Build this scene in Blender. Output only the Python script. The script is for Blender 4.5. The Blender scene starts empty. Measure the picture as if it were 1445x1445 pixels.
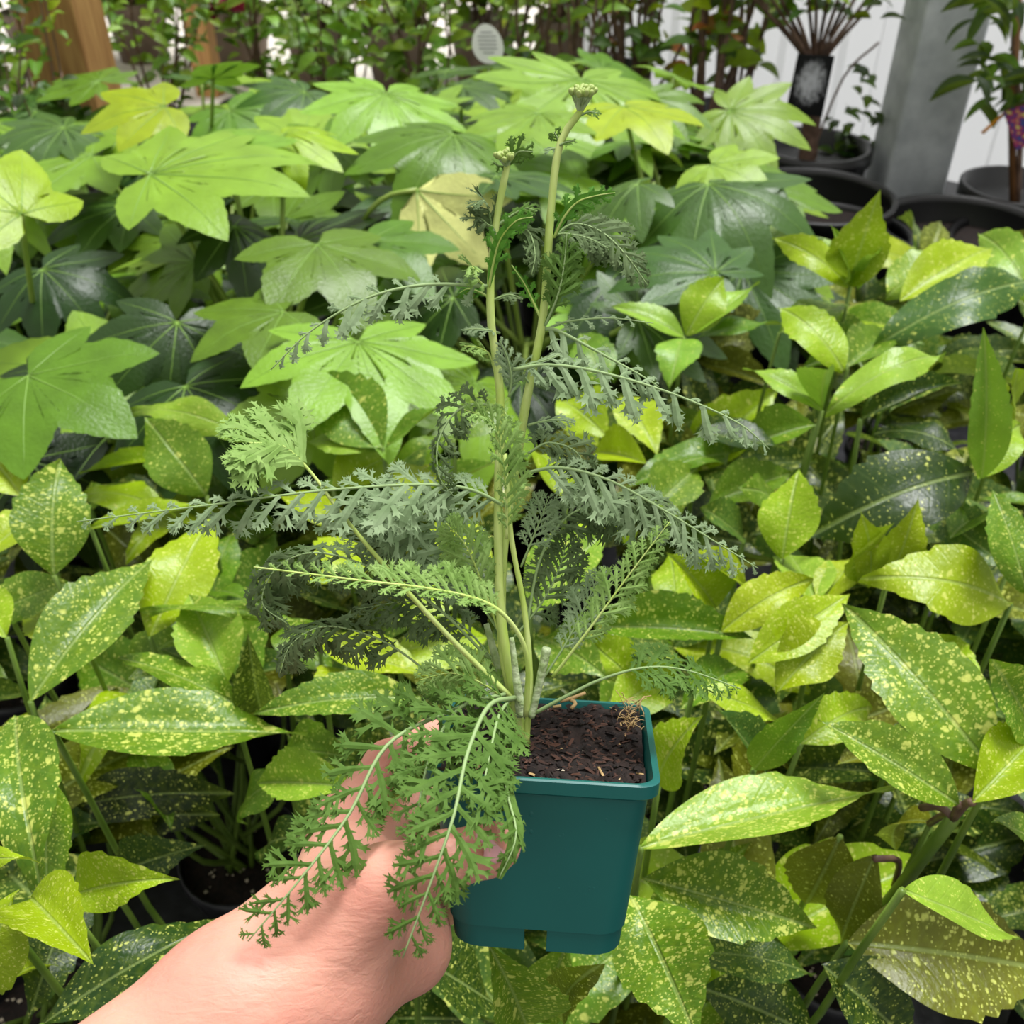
import bpy, math, random
import numpy as np
from mathutils import Vector, Matrix
RND = random.Random(7)
S = bpy.context.scene
COL = S.collection
R = math.radians

# ------------------------------------------------------------------ camera
F, CX, CY = 1400.0, 722.5, 722.5
PITCH = 38.0
CAM = Vector((0, 0, 1.05))
cd = bpy.data.cameras.new('camera'); cam = bpy.data.objects.new('camera', cd); COL.objects.link(cam)
cam.location = CAM; cam.rotation_euler = (R(90 - PITCH), 0, 0)
cd.sensor_width = 36; cd.lens = 36 * F / 1445; cd.clip_start = 0.01
cd.dof.use_dof = True; cd.dof.focus_distance = 0.40; cd.dof.aperture_fstop = 17
S.camera = cam
CR = Vector((1, 0, 0)); CU = Vector((0, math.sin(R(PITCH)), math.cos(R(PITCH)))); CF = Vector((0, math.cos(R(PITCH)), -math.sin(R(PITCH))))

# ------------------------------------------------------------------ light: overcast daylight through a greenhouse roof
S.view_settings.view_transform = 'Standard'; S.view_settings.look = 'None'; S.view_settings.gamma = 1
S.view_settings.use_curve_mapping = False
S.view_settings.exposure = 0.34
W = bpy.data.worlds.new('overcast'); S.world = W; W.use_nodes = True
wn = W.node_tree.nodes; wl = W.node_tree.links
bg = wn['Background']
geo = wn.new('ShaderNodeNewGeometry'); sx = wn.new('ShaderNodeSeparateXYZ'); mr = wn.new('ShaderNodeMapRange'); rp = wn.new('ShaderNodeValToRGB')
tc = wn.new('ShaderNodeTexCoord')
wl.new(tc.outputs['Generated'], sx.inputs[0]); wl.new(sx.outputs['Z'], mr.inputs[0])
mr.inputs[1].default_value = 0; mr.inputs[2].default_value = 1; mr.inputs[3].default_value = 0; mr.inputs[4].default_value = 1
wl.new(mr.outputs[0], rp.inputs[0])
rp.color_ramp.elements[0].color = (0.30, 0.30, 0.285, 1); rp.color_ramp.elements[1].color = (1.0, 0.985, 0.93, 1)
wl.new(rp.outputs[0], bg.inputs[0]); bg.inputs[1].default_value = 0.8
sl = bpy.data.lights.new('daylight_sun', 'SUN'); so = bpy.data.objects.new('daylight_sun', sl); COL.objects.link(so)
sl.energy = 3.4; sl.angle = R(22); so.rotation_euler = (R(-19), R(14), 0)

# ------------------------------------------------------------------ helpers
def D(px, py): return CF + CR * ((px - CX) / F) + CU * (-(py - CY) / F)
def P(px, py, d): return CAM + D(px, py) * d
def Pz(px, py, z):
    v = D(px, py); return CAM + v * ((z - CAM.z) / v.z)
def Py(px, py, y):
    v = D(px, py); return CAM + v * (y / v.y)
def depth(p): return (p - CAM).dot(CF)
def proj(p):
    v = p - CAM; d = v.dot(CF); return CX + F * v.dot(CR) / d, CY - F * v.dot(CU) / d

def tag(o, label=None, cat=None, group=None, kind=None):
    if label: o['label'] = label
    if cat: o['category'] = cat
    if group: o['group'] = group
    if kind: o['kind'] = kind
    return o
def empty(name, loc, label=None, cat=None, group=None):
    o = bpy.data.objects.new(name, None); COL.objects.link(o); o.location = loc; o.empty_display_size = .05
    return tag(o, label, cat, group)
class MB:
    def __init__(s): s.v = []; s.f = []; s.uv = {}
    def add(s, vs, fs):
        n = len(s.v); s.v += [tuple(v) for v in vs]; s.f += [tuple(i + n for i in f) for f in fs]; return n
    def mesh(s, name, mat=None, smooth=True, uv=None):
        me = bpy.data.meshes.new(name); me.from_pydata(s.v, [], s.f); me.update()
        if uv is not None:
            l = me.uv_layers.new(name='UVMap'); vi = np.zeros(len(me.loops), int); me.loops.foreach_get('vertex_index', vi)
            l.data.foreach_set('uv', np.array(uv, dtype=float)[vi].ravel())
        if smooth: me.polygons.foreach_set('use_smooth', [True] * len(me.polygons))
        if mat: me.materials.append(mat)
        return me
    def obj(s, name, mat, parent=None, smooth=True, uv=None):
        return link(name, s.mesh(name, mat, smooth, uv), parent)
def link(name, me, parent=None, world=None):
    """world mesh under a parent Empty that carries only a translation"""
    o = bpy.data.objects.new(name, me); COL.objects.link(o)
    if parent is not None:
        o.parent = parent
        if world is None: o.location = -Vector(wloc(parent))
    if world is not None: o.matrix_basis = (Matrix.Translation(-wloc(parent)) @ world) if parent is not None else world
    return o
def wloc(o):
    l = Vector(o.location)
    if o.parent is not None: l = l + wloc(o.parent)
    return l
def tube(mb, pts, rad, n=8, cap=True):
    pts = [Vector(p) for p in pts]; m = len(pts); rings = []
    up = Vector((.31, .2, .93))
    for i, p in enumerate(pts):
        t = (pts[min(i + 1, m - 1)] - pts[max(i - 1, 0)]).normalized()
        a = t.cross(up)
        if a.length < 1e-3: a = t.cross(Vector((1, 0, 0)))
        a.normalize(); b = t.cross(a); up = b.cross(t) * -1 if False else up
        r = rad[i] if hasattr(rad, '__len__') else rad
        rings.append([p + (a * math.cos(k * 2 * math.pi / n) + b * math.sin(k * 2 * math.pi / n)) * r for k in range(n)])
    vs = [v for r in rings for v in r]; fs = []
    for i in range(m - 1):
        for k in range(n):
            fs.append((i * n + k, i * n + (k + 1) % n, (i + 1) * n + (k + 1) % n, (i + 1) * n + k))
    if cap: fs.append(tuple(range(n))[::-1]); fs.append(tuple((m - 1) * n + k for k in range(n)))
    mb.add(vs, fs)
def lathe(mb, prof, c=(0, 0, 0), n=32):
    vs = []; fs = []
    for r, z in prof:
        for k in range(n):
            a = k * 2 * math.pi / n; vs.append((c[0] + r * math.cos(a), c[1] + r * math.sin(a), c[2] + z))
    for i in range(len(prof) - 1):
        for k in range(n): fs.append((i * n + k, i * n + (k + 1) % n, (i + 1) * n + (k + 1) % n, (i + 1) * n + k))
    mb.add(vs, fs)
def box(mb, c, s, rz=0):
    m = Matrix.Translation(c) @ Matrix.Rotation(rz, 4, 'Z')
    vs = [m @ Vector((x * s[0] / 2, y * s[1] / 2, z * s[2] / 2)) for x in (-1, 1) for y in (-1, 1) for z in (-1, 1)]
    mb.add(vs, [(0, 1, 3, 2), (4, 6, 7, 5), (0, 4, 5, 1), (2, 3, 7, 6), (0, 2, 6, 4), (1, 5, 7, 3)])
def catmull(pts, n):
    pts = [Vector(p) for p in pts]; q = [pts[0] * 2 - pts[1]] + pts + [pts[-1] * 2 - pts[-2]]
    out = []; m = len(pts) - 1
    for i in range(n + 1):
        u = i / n * m; k = min(int(u), m - 1); t = u - k; a, b, c, d = q[k:k + 4]
        out.append(.5 * ((2 * b) + (c - a) * t + (2 * a - 5 * b + 4 * c - d) * t * t + (3 * b - a - 3 * c + d) * t ** 3))
    return out
def srgb(r, g, b):
    f = lambda c: ((c / 255 + .055) / 1.055) ** 2.4 if c > 10 else c / 255 / 12.92
    return (f(r), f(g), f(b), 1)

# ------------------------------------------------------------------ materials
def newmat(name):
    m = bpy.data.materials.new(name); m.use_nodes = True; nt = m.node_tree
    return m, nt.nodes, nt.links, nt.nodes['Principled BSDF'], nt.nodes['Material Output']
def nd(N, t, **kw):
    n = N.new(t)
    for k, v in kw.items(): setattr(n, k, v)
    return n
def mix(N, L, fac, a, b, mode='MIX'):
    m = N.new('ShaderNodeMix'); m.data_type = 'RGBA'; m.blend_type = mode
    for i, x in ((0, fac), (6, a), (7, b)):
        if hasattr(x, 'links'): L.new(x, m.inputs[i])
        else: m.inputs[i].default_value = x
    return m.outputs[2]
def mth(N, L, op, a, b=0, clamp=False):
    m = N.new('ShaderNodeMath'); m.operation = op; m.use_clamp = clamp
    for i, x in ((0, a), (1, b)):
        if hasattr(x, 'links'): L.new(x, m.inputs[i])
        else: m.inputs[i].default_value = x
    return m.outputs[0]
def simple(name, col, rough=.5, noise=0, nscale=40, bump=0, spec=.5, metal=0, col2=None, detail=4, coord='Object', stretch=None):
    m, N, L, B, O = newmat(name)
    B.inputs['Roughness'].default_value = rough; B.inputs['Base Color'].default_value = col
    B.inputs['Specular IOR Level'].default_value = spec; B.inputs['Metallic'].default_value = metal
    if noise or bump or col2:
        t = nd(N, 'ShaderNodeTexCoord'); nz = nd(N, 'ShaderNodeTexNoise'); nz.inputs['Scale'].default_value = nscale; nz.inputs['Detail'].default_value = detail
        src = t.outputs[coord]
        if stretch:
            mp = nd(N, 'ShaderNodeMapping'); mp.inputs['Scale'].default_value = stretch; L.new(src, mp.inputs[0]); src = mp.outputs[0]
        L.new(src, nz.inputs['Vector'])
        if col2 is None: col2 = tuple(c * (1 - noise) for c in col[:3]) + (1,)
        r = nd(N, 'ShaderNodeMapRange'); r.inputs[1].default_value = .35; r.inputs[2].default_value = .65; L.new(nz.outputs[0], r.inputs[0])
        L.new(mix(N, L, r.outputs[0], col, col2), B.inputs['Base Color'])
        if bump:
            b = nd(N, 'ShaderNodeBump'); b.inputs['Strength'].default_value = bump; b.inputs['Distance'].default_value = .002
            L.new(nz.outputs[0], b.inputs['Height']); L.new(b.outputs[0], B.inputs['Normal'])
    return m

def leaf_material(name, spots=True, rough=.34, trans=.2, vein=.4, bumpd=.0012, veincol=(.40, .52, .16, 1), spotcol=None, coat=0.0):
    """leaf blade: colour from the object colour, spot amount from its alpha"""
    m, N, L, B, O = newmat(name)
    oi = nd(N, 'ShaderNodeObjectInfo'); uv = nd(N, 'ShaderNodeUVMap'); sp = nd(N, 'ShaderNodeSeparateXYZ'); L.new(uv.outputs[0], sp.inputs[0])
    off = nd(N, 'ShaderNodeCombineXYZ'); L.new(mth(N, L, 'MULTIPLY', oi.outputs['Random'], 37.0), off.inputs[0]); L.new(mth(N, L, 'MULTIPLY', oi.outputs['Random'], 91.0), off.inputs[1])
    mp = nd(N, 'ShaderNodeMapping'); mp.inputs['Scale'].default_value = (.42 if vein > 0 else 1, 1, 1); L.new(uv.outputs[0], mp.inputs[0])
    va = nd(N, 'ShaderNodeVectorMath', operation='ADD'); L.new(mp.outputs[0], va.inputs[0]); L.new(off.outputs[0], va.inputs[1])
    big = nd(N, 'ShaderNodeTexNoise'); big.inputs['Scale'].default_value = 5; big.inputs['Detail'].default_value = 2; L.new(va.outputs[0], big.inputs['Vector'])
    hs = nd(N, 'ShaderNodeHueSaturation'); L.new(oi.outputs['Color'], hs.inputs['Color'])
    L.new(mth(N, L, 'ADD', mth(N, L, 'MULTIPLY', big.outputs[0], .7), .65), hs.inputs['Value'])
    col = hs.outputs[0]
    # veins: midrib and slanted side veins
    ax = mth(N, L, 'ABSOLUTE', mth(N, L, 'SUBTRACT', sp.outputs[0], .5))
    mid = nd(N, 'ShaderNodeMapRange'); mid.inputs[1].default_value = .012; mid.inputs[2].default_value = .03; mid.inputs[3].default_value = 1; mid.inputs[4].default_value = 0; L.new(ax, mid.inputs[0])
    sv = mth(N, L, 'FRACT', mth(N, L, 'MULTIPLY', mth(N, L, 'SUBTRACT', sp.outputs[1], mth(N, L, 'MULTIPLY', ax, .35)), 9.0))
    svr = nd(N, 'ShaderNodeMapRange'); svr.inputs[1].default_value = 0; svr.inputs[2].default_value = .10; svr.inputs[3].default_value = 1; svr.inputs[4].default_value = 0
    L.new(mth(N, L, 'ABSOLUTE', mth(N, L, 'SUBTRACT', sv, .5)), svr.inputs[0])
    if spots:
        mo = nd(N, 'ShaderNodeTexNoise'); mo.inputs['Scale'].default_value = 22; mo.inputs['Detail'].default_value = 3; L.new(va.outputs[0], mo.inputs['Vector'])
        mm = nd(N, 'ShaderNodeMapRange'); mm.inputs[1].default_value = .42; mm.inputs[2].default_value = .68; L.new(mo.outputs[0], mm.inputs[0])
        col = mix(N, L, mth(N, L, 'MULTIPLY', mm.outputs[0], mth(N, L, 'MULTIPLY', oi.outputs['Alpha'], .3)), col, srgb(164, 184, 40))
        for scale, rmin, rmax, warp in ((34, .0, .31, .8), (78, .03, .34, .7), (14, -.36, .24, .9)):
            nz = nd(N, 'ShaderNodeTexNoise'); nz.inputs['Scale'].default_value = scale * 1.3; L.new(va.outputs[0], nz.inputs['Vector'])
            w2 = nd(N, 'ShaderNodeVectorMath', operation='MULTIPLY_ADD'); L.new(nz.outputs['Color'], w2.inputs[0]); w2.inputs[1].default_value = (warp / scale,) * 3; L.new(va.outputs[0], w2.inputs[2])
            vo = nd(N, 'ShaderNodeTexVoronoi'); vo.inputs['Scale'].default_value = scale; L.new(w2.outputs[0], vo.inputs['Vector'])
            sc = nd(N, 'ShaderNodeSeparateColor'); L.new(vo.outputs['Color'], sc.inputs[0])
            thr = nd(N, 'ShaderNodeMapRange'); thr.inputs[3].default_value = rmin - .42; thr.inputs[4].default_value = rmax; L.new(sc.outputs[0], thr.inputs[0])
            th = mth(N, L, 'ADD', thr.outputs[0], mth(N, L, 'MULTIPLY', oi.outputs['Alpha'], .26))
            th = mth(N, L, 'ADD', th, mth(N, L, 'MULTIPLY', mth(N, L, 'SUBTRACT', big.outputs[0], .5), .35))
            msk = mth(N, L, 'MULTIPLY', mth(N, L, 'SUBTRACT', th, vo.outputs['Distance']), 9.0, True)
            msk = mth(N, L, 'MULTIPLY', msk, .8)
            col = mix(N, L, msk, col, spotcol or srgb(214, 222, 110))
    col = mix(N, L, mth(N, L, 'MULTIPLY', svr.outputs[0], .12 * vein), col, veincol)
    col = mix(N, L, mth(N, L, 'MULTIPLY', mid.outputs[0], vein), col, veincol)
    B.inputs['Specular IOR Level'].default_value = .38
    L.new(col, B.inputs['Base Color']); B.inputs['Roughness'].default_value = rough
    B.inputs['Coat Weight'].default_value = coat; B.inputs['Coat Roughness'].default_value = .12
    # relief: sunken veins, slight puckering, water beads
    wn_ = nd(N, 'ShaderNodeTexNoise'); wn_.inputs['Scale'].default_value = 34; wn_.inputs['Detail'].default_value = 3; L.new(va.outputs[0], wn_.inputs['Vector'])
    h = mth(N, L, 'SUBTRACT', mth(N, L, 'MULTIPLY', wn_.outputs[0], .8), mth(N, L, 'ADD', mth(N, L, 'MULTIPLY', svr.outputs[0], .15 if vein > 0 else 0), mid.outputs[0] if vein > 0 else 0.0))
    bp = nd(N, 'ShaderNodeBump'); bp.inputs['Strength'].default_value = .55; bp.inputs['Distance'].default_value = bumpd; L.new(h, bp.inputs['Height'])
    L.new(bp.outputs[0], B.inputs['Normal']); 
    tr = nd(N, 'ShaderNodeBsdfTranslucent'); L.new(mix(N, L, .5, col, (.42, .62, .05, 1)), tr.inputs[0])
    ms = nd(N, 'ShaderNodeMixShader'); ms.inputs[0].default_value = trans; L.new(B.outputs[0], ms.inputs[1]); L.new(tr.outputs[0], ms.inputs[2])
    L.new(ms.outputs[0], O.inputs[0])
    return m
M_AUC = leaf_material('aucuba_leaf')
M_FAT = leaf_material('fatsia_leaf', spots=False, rough=.36, trans=.2, vein=.0, bumpd=.0016)
M_SHR = leaf_material('shrub_leaf', spots=False, rough=.4, trans=.3, vein=.3)
M_YAR = simple('yarrow_leaf', srgb(104, 138, 98), .75, col2=srgb(120, 152, 122), nscale=160, bump=.3, spec=.25)
def yarrow_mat(name, a, b, trans):
    m = simple(name, a, .7, col2=b, nscale=140, bump=.25, spec=.25)
    N = m.node_tree.nodes; L = m.node_tree.links; B = N['Principled BSDF']; O = N['Material Output']
    tr = N.new('ShaderNodeBsdfTranslucent'); tr.inputs[0].default_value = b
    ms = N.new('ShaderNodeMixShader'); ms.inputs[0].default_value = trans; L.new(B.outputs[0], ms.inputs[1]); L.new(tr.outputs[0], ms.inputs[2]); L.new(ms.outputs[0], O.inputs[0])
    return m
M_Y = {'s': yarrow_mat('yarrow_silver', srgb(124, 148, 104), srgb(152, 174, 132), .15),
       'g': yarrow_mat('yarrow_green', srgb(78, 112, 38), srgb(100, 134, 58), .2),
       'l': yarrow_mat('yarrow_light', srgb(134, 170, 84), srgb(158, 190, 108), .25),
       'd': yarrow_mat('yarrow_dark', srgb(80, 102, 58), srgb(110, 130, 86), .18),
       'v': yarrow_mat('yarrow_vivid', srgb(84, 140, 44), srgb(104, 160, 58), .25)}
M_YST = simple('yarrow_stem', srgb(180, 206, 92), .5, col2=srgb(206, 222, 136), nscale=120, bump=.3, stretch=(1, 1, .2))
M_YRIB = simple('yarrow_midrib', srgb(150, 176, 116), .6)
M_YBASE = simple('yarrow_woolly_sheath', srgb(196, 210, 168), .85, col2=srgb(150, 172, 112), nscale=300, bump=.6)
M_BUD = simple('flower_bud', srgb(150, 176, 84), .6, col2=srgb(190, 200, 126), nscale=300)
M_STEM = simple('green_stem', srgb(92, 122, 40), .45, col2=srgb(116, 142, 56), nscale=30)
M_PURP = simple('purple_petiole', srgb(92, 60, 66), .45, col2=srgb(120, 96, 74), nscale=50)
M_FPET = simple('fatsia_petiole', srgb(140, 170, 70), .45, col2=srgb(166, 188, 92), nscale=30)
M_TWIG = simple('brown_twig', srgb(134, 106, 90), .75, col2=srgb(96, 74, 62), nscale=60, bump=.4)
M_BPOT = simple('black_plastic', srgb(16, 16, 18), .36, noise=.4, nscale=20, bump=.1)
M_GPOT = simple('grey_black_plastic', srgb(44, 44, 48), .45, noise=.5, nscale=30, bump=.1)
M_SOIL = simple('compost', srgb(42, 28, 22), .9, col2=srgb(20, 13, 11), nscale=180, bump=1.0)
M_BARK = simple('bark_bits', srgb(96, 62, 46), .85, col2=srgb(52, 34, 28), nscale=90, bump=.5)
M_PERL = simple('perlite', srgb(214, 200, 176), .8)
M_ROOT = simple('straw_root', srgb(196, 164, 112), .8)
M_TEAL = simple('teal_plastic', srgb(12, 92, 88), .42, col2=srgb(14, 104, 97), nscale=9, bump=.12)
M_MAT = simple('wet_black_mat', srgb(20, 20, 23), .35, col2=srgb(40, 40, 45), nscale=60, bump=.6)
M_PATH = simple('pale_paving', srgb(232, 224, 214), .8, col2=srgb(206, 198, 188), nscale=6, bump=.2)
M_TIMB = simple('treated_timber', srgb(206, 160, 98), .7, col2=srgb(172, 124, 72), nscale=14, bump=.3, stretch=(6, 6, .5))
M_STEEL = simple('galvanised_steel', srgb(178, 184, 188), .45, col2=srgb(208, 213, 216), nscale=18, bump=.1, metal=.1, detail=8)
M_TAG = simple('white_plastic_tag', srgb(236, 236, 234), .5)
M_GREY = simple('grey_print', srgb(150, 152, 154), .6)
M_BLACK = simple('black_card', srgb(20, 20, 22), .4)
M_CANE = simple('bamboo_cane', srgb(150, 104, 62), .6, noise=.3, nscale=30)
M_ORNG = simple('orange_tie', srgb(240, 160, 30), .5)
def wall_material():
    m, N, L, B, O = newmat('white_corrugated_sheet')
    B.inputs['Base Color'].default_value = srgb(246, 247, 248); B.inputs['Roughness'].default_value = .35
    tr = nd(N, 'ShaderNodeBsdfTranslucent'); tr.inputs[0].default_value = srgb(250, 251, 252)
    ms = nd(N, 'ShaderNodeMixShader'); ms.inputs[0].default_value = .65; L.new(B.outputs[0], ms.inputs[1]); L.new(tr.outputs[0], ms.inputs[2]); L.new(ms.outputs[0], O.inputs[0])
    return m
M_WALL = wall_material()
def petal_mat(n, c): return simple(n, c, .6, noise=.2, nscale=50)
M_PINK = petal_mat('magenta_petal', srgb(208, 60, 120)); M_PALE = petal_mat('pale_pink_petal', srgb(240, 204, 196)); M_CREAM = petal_mat('cream_petal', srgb(238, 232, 210))
def skin_material():
    m, N, L, B, O = newmat('skin')
    t = nd(N, 'ShaderNodeTexCoord')
    n1 = nd(N, 'ShaderNodeTexNoise'); n1.inputs['Scale'].default_value = 22; n1.inputs['Detail'].default_value = 4; L.new(t.outputs['Object'], n1.inputs['Vector'])
    r = nd(N, 'ShaderNodeMapRange'); r.inputs[1].default_value = .36; r.inputs[2].default_value = .66; L.new(n1.outputs[0], r.inputs[0])
    L.new(mix(N, L, r.outputs[0], srgb(232, 170, 148), srgb(222, 148, 130)), B.inputs['Base Color'])
    B.inputs['Roughness'].default_value = .5; B.inputs['Subsurface Weight'].default_value = .25; B.inputs['Subsurface Radius'].default_value = (.012, .004, .002); B.inputs['Subsurface Scale'].default_value = .5
    # fine skin lines run across the thumb base; wrinkles crossing the hand axis
    mp = nd(N, 'ShaderNodeMapping'); mp.inputs['Rotation'].default_value = (0, 0, R(35)); mp.inputs['Scale'].default_value = (1, 3.5, 3.5); L.new(t.outputs['Object'], mp.inputs[0])
    n2 = nd(N, 'ShaderNodeTexNoise'); n2.inputs['Scale'].default_value = 95; n2.inputs['Detail'].default_value = 3; n2.inputs['Distortion'].default_value = .6; L.new(mp.outputs[0], n2.inputs['Vector'])
    n3 = nd(N, 'ShaderNodeTexNoise'); n3.inputs['Scale'].default_value = 900; L.new(t.outputs['Object'], n3.inputs['Vector'])
    h = mth(N, L, 'ADD', n2.outputs[0], mth(N, L, 'MULTIPLY', n3.outputs[0], .25))
    b = nd(N, 'ShaderNodeBump'); b.inputs['Strength'].default_value = .36; b.inputs['Distance'].default_value = .0014; L.new(h, b.inputs['Height']); L.new(b.outputs[0], B.inputs['Normal'])
    return m
M_SKIN = skin_material(); M_NAIL = simple('pink_nail', srgb(246, 178, 184), .22, spec=.6)

# ------------------------------------------------------------------ setting
def floor():
    mb = MB(); mb.add([(-5, -1, 0), (5, -1, 0), (5, 8, 0), (-5, 8, 0)], [(0, 1, 2, 3)])
    o = mb.obj('floor', M_MAT, smooth=False); tag(o, 'wet black ground mat under the potted plants', kind='structure')
    mb = MB(); box(mb, (-2.4, 5.2, .01), (5.2, 4.0, .02))
    o = mb.obj('floor_path', M_PATH, smooth=False); tag(o, 'pale paving beyond the plant bed', kind='structure')
floor()
def corrugated(name, a, b, h, label, pitch=.19):
    a = Vector(a); b = Vector(b); d = (b - a); Ln = d.length; d.normalize(); nrm = Vector((d.y, -d.x, 0))
    prof = []; x = 0
    while x < Ln:
        for fx, off in ((0, 0), (.42, 0), (.5, .028), (.86, .028), (.94, 0)): prof.append((x + fx * pitch, off))
        x += pitch
    mb = MB(); vs = []; fs = []
    for x, off in prof:
        p = a + d * x + nrm * off; vs += [(p.x, p.y, 0), (p.x, p.y, h)]
    for i in range(len(prof) - 1): fs.append((2 * i, 2 * i + 2, 2 * i + 3, 2 * i + 1))
    mb.add(vs, fs); o = mb.obj(name, M_WALL, smooth=False); tag(o, label, kind='structure')
corrugated('wall_right', (.25, 3.75, 0), (2.6, 2.0, 0), 2.6, 'white corrugated sheet wall behind the steel post')
corrugated('wall_back', (-5, 7.4, 0), (.25, 7.4, 0), 2.6, 'white corrugated sheet wall far behind the shrubs')

def beveled_post(name, c, w, d, h, mat, label, cat, rz=0, bev=.006):
    mb = MB(); m = Matrix.Translation(c) @ Matrix.Rotation(rz, 4, 'Z'); ring = []
    for sx_, sy_ in ((-1, -1), (1, -1), (1, 1), (-1, 1)):
        pr = [(sx_ * w / 2, sy_ * (d / 2 - bev)), (sx_ * (w / 2 - bev), sy_ * d / 2)]
        if sx_ * sy_ < 0: pr.reverse()
        ring += pr
    vs = [m @ Vector((x, y, z)) for z in (0, h) for x, y in ring]
    n = len(ring); fs = [(k, (k + 1) % n, n + (k + 1) % n, n + k) for k in range(n)] + [tuple(range(n))[::-1], tuple(range(n, 2 * n))]
    mb.add(vs, fs); o = mb.obj(name, mat, smooth=False); return tag(o, label, cat)
q = Py(112, 130, 2.45); beveled_post('timber_post', (q.x, q.y, 0), .155, .12, 2.3, M_TIMB, 'thick sawn timber post in the upper left corner', 'post', R(-14))
q = Py(285, 60, 3.8); beveled_post('timber_post', (q.x, q.y, 0), .085, .07, 2.3, M_TIMB, 'thinner timber post further back, right of the thick one', 'post', R(-12))
q = Py(1278, 250, 2.42)
def steel_post(c, w, h):
    e = empty('steel_post', c, 'galvanised grey steel post standing before the white wall', 'post')
    mb = MB(); n = 5; ring = []; r = .012
    for (cx, cy, a0) in ((w / 2 - r, -w / 2 + r, -90), (w / 2 - r, w / 2 - r, 0), (-w / 2 + r, w / 2 - r, 90), (-w / 2 + r, -w / 2 + r, 180)):
        for k in range(n):
            a = R(a0 + 90 * k / (n - 1)); ring.append((cx + r * math.cos(a), cy + r * math.sin(a)))
    m = len(ring); mb.add([(c[0] + x, c[1] + y, z) for z in (.02, h) for x, y in ring], [(k, (k + 1) % m, m + (k + 1) % m, m + k) for k in range(m)] + [tuple(range(m, 2 * m))])
    mb.obj('shaft', M_STEEL, e)
    mb = MB(); box(mb, (c[0], c[1], .01), (w * 1.7, w * 1.7, .02)); mb.obj('base_plate', M_STEEL, e, smooth=False)
steel_post((q.x, q.y, 0), .148, 2.4)

# ------------------------------------------------------------------ leaf meshes
def aucuba_mesh(i, arch, fold, twist, teeth=4, wave=0.0, rnd=None):
    rows = 36; cols = (-1, -.66, -.33, 0, .33, .66, 1); vs = []; uv = []; fs = []
    nt = teeth; start, end = .48, .93
    for r in range(rows + 1):
        y = r / rows
        w = math.sin(math.pi / 2 * y / .42) ** .85 if y < .42 else max(0, math.cos(math.pi / 2 * (y - .42) / .58)) ** 1.2
        w = max(w, .02 * (1 - y))
        for c in cols:
            ww = w
            if start < y < end:
                ph = ((y - start) / (end - start) * nt + (.0 if c < 0 else .37)) % 1
                ww = w * (1 + (.17 * ph - .07) * (abs(c) ** 5))
            x = c * ww * .5
            z = arch * y * (1 - y) * 4 * .25 * 1.0 + fold * abs(c) * ww * .5 + wave * math.sin(y * 9 + i) * c * .06 - .05 * abs(c) ** 2 * ww
            a = twist * y; xx = x * math.cos(a); z += x * math.sin(a)
            vs.append((xx, y, z)); uv.append((.5 + c * .5 * max(ww, .15), y))
    nc = len(cols)
    for r in range(rows):
        for k in range(nc - 1): fs.append((r * nc + k, r * nc + k + 1, (r + 1) * nc + k + 1, (r + 1) * nc + k))
    mb = MB(); mb.add(vs, fs); return mb.mesh('aucuba_leaf', M_AUC, True, uv)
AUC = [aucuba_mesh(i, a, f, t, te, w) for i, (a, f, t, te, w) in enumerate([
    (.28, .25, 0, 5, .3), (.42, .15, .25, 4, .6), (.15, .40, -.2, 3, .3), (.55, .2, -.3, 4, .7), (.30, .55, .2, 5, .2), (.65, .1, .1, 3, .9), (.05, .3, .35, 4, .5), (.4, .3, -.5, 4, 1.0)])]
def shrub_mesh(arch, fold):
    rows = 6; vs = []; uv = []; fs = []
    for r in range(rows + 1):
        y = r / rows; w = math.sin(math.pi * y ** .9) ** .8 if 0 < r < rows else .02
        for c in (-1, 0, 1):
            vs.append((c * w * .5, y, arch * y * (1 - y) + fold * abs(c) * w * .5)); uv.append((.5 + c * .5 * w, y))
    for r in range(rows):
        for k in range(2): fs.append((r * 3 + k, r * 3 + k + 1, (r + 1) * 3 + k + 1, (r + 1) * 3 + k))
    mb = MB(); mb.add(vs, fs); return mb.mesh('shrub_leaf', M_SHR, True, uv)
SHR = [shrub_mesh(.3, .3), shrub_mesh(.6, .1), shrub_mesh(.1, .5)]
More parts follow.
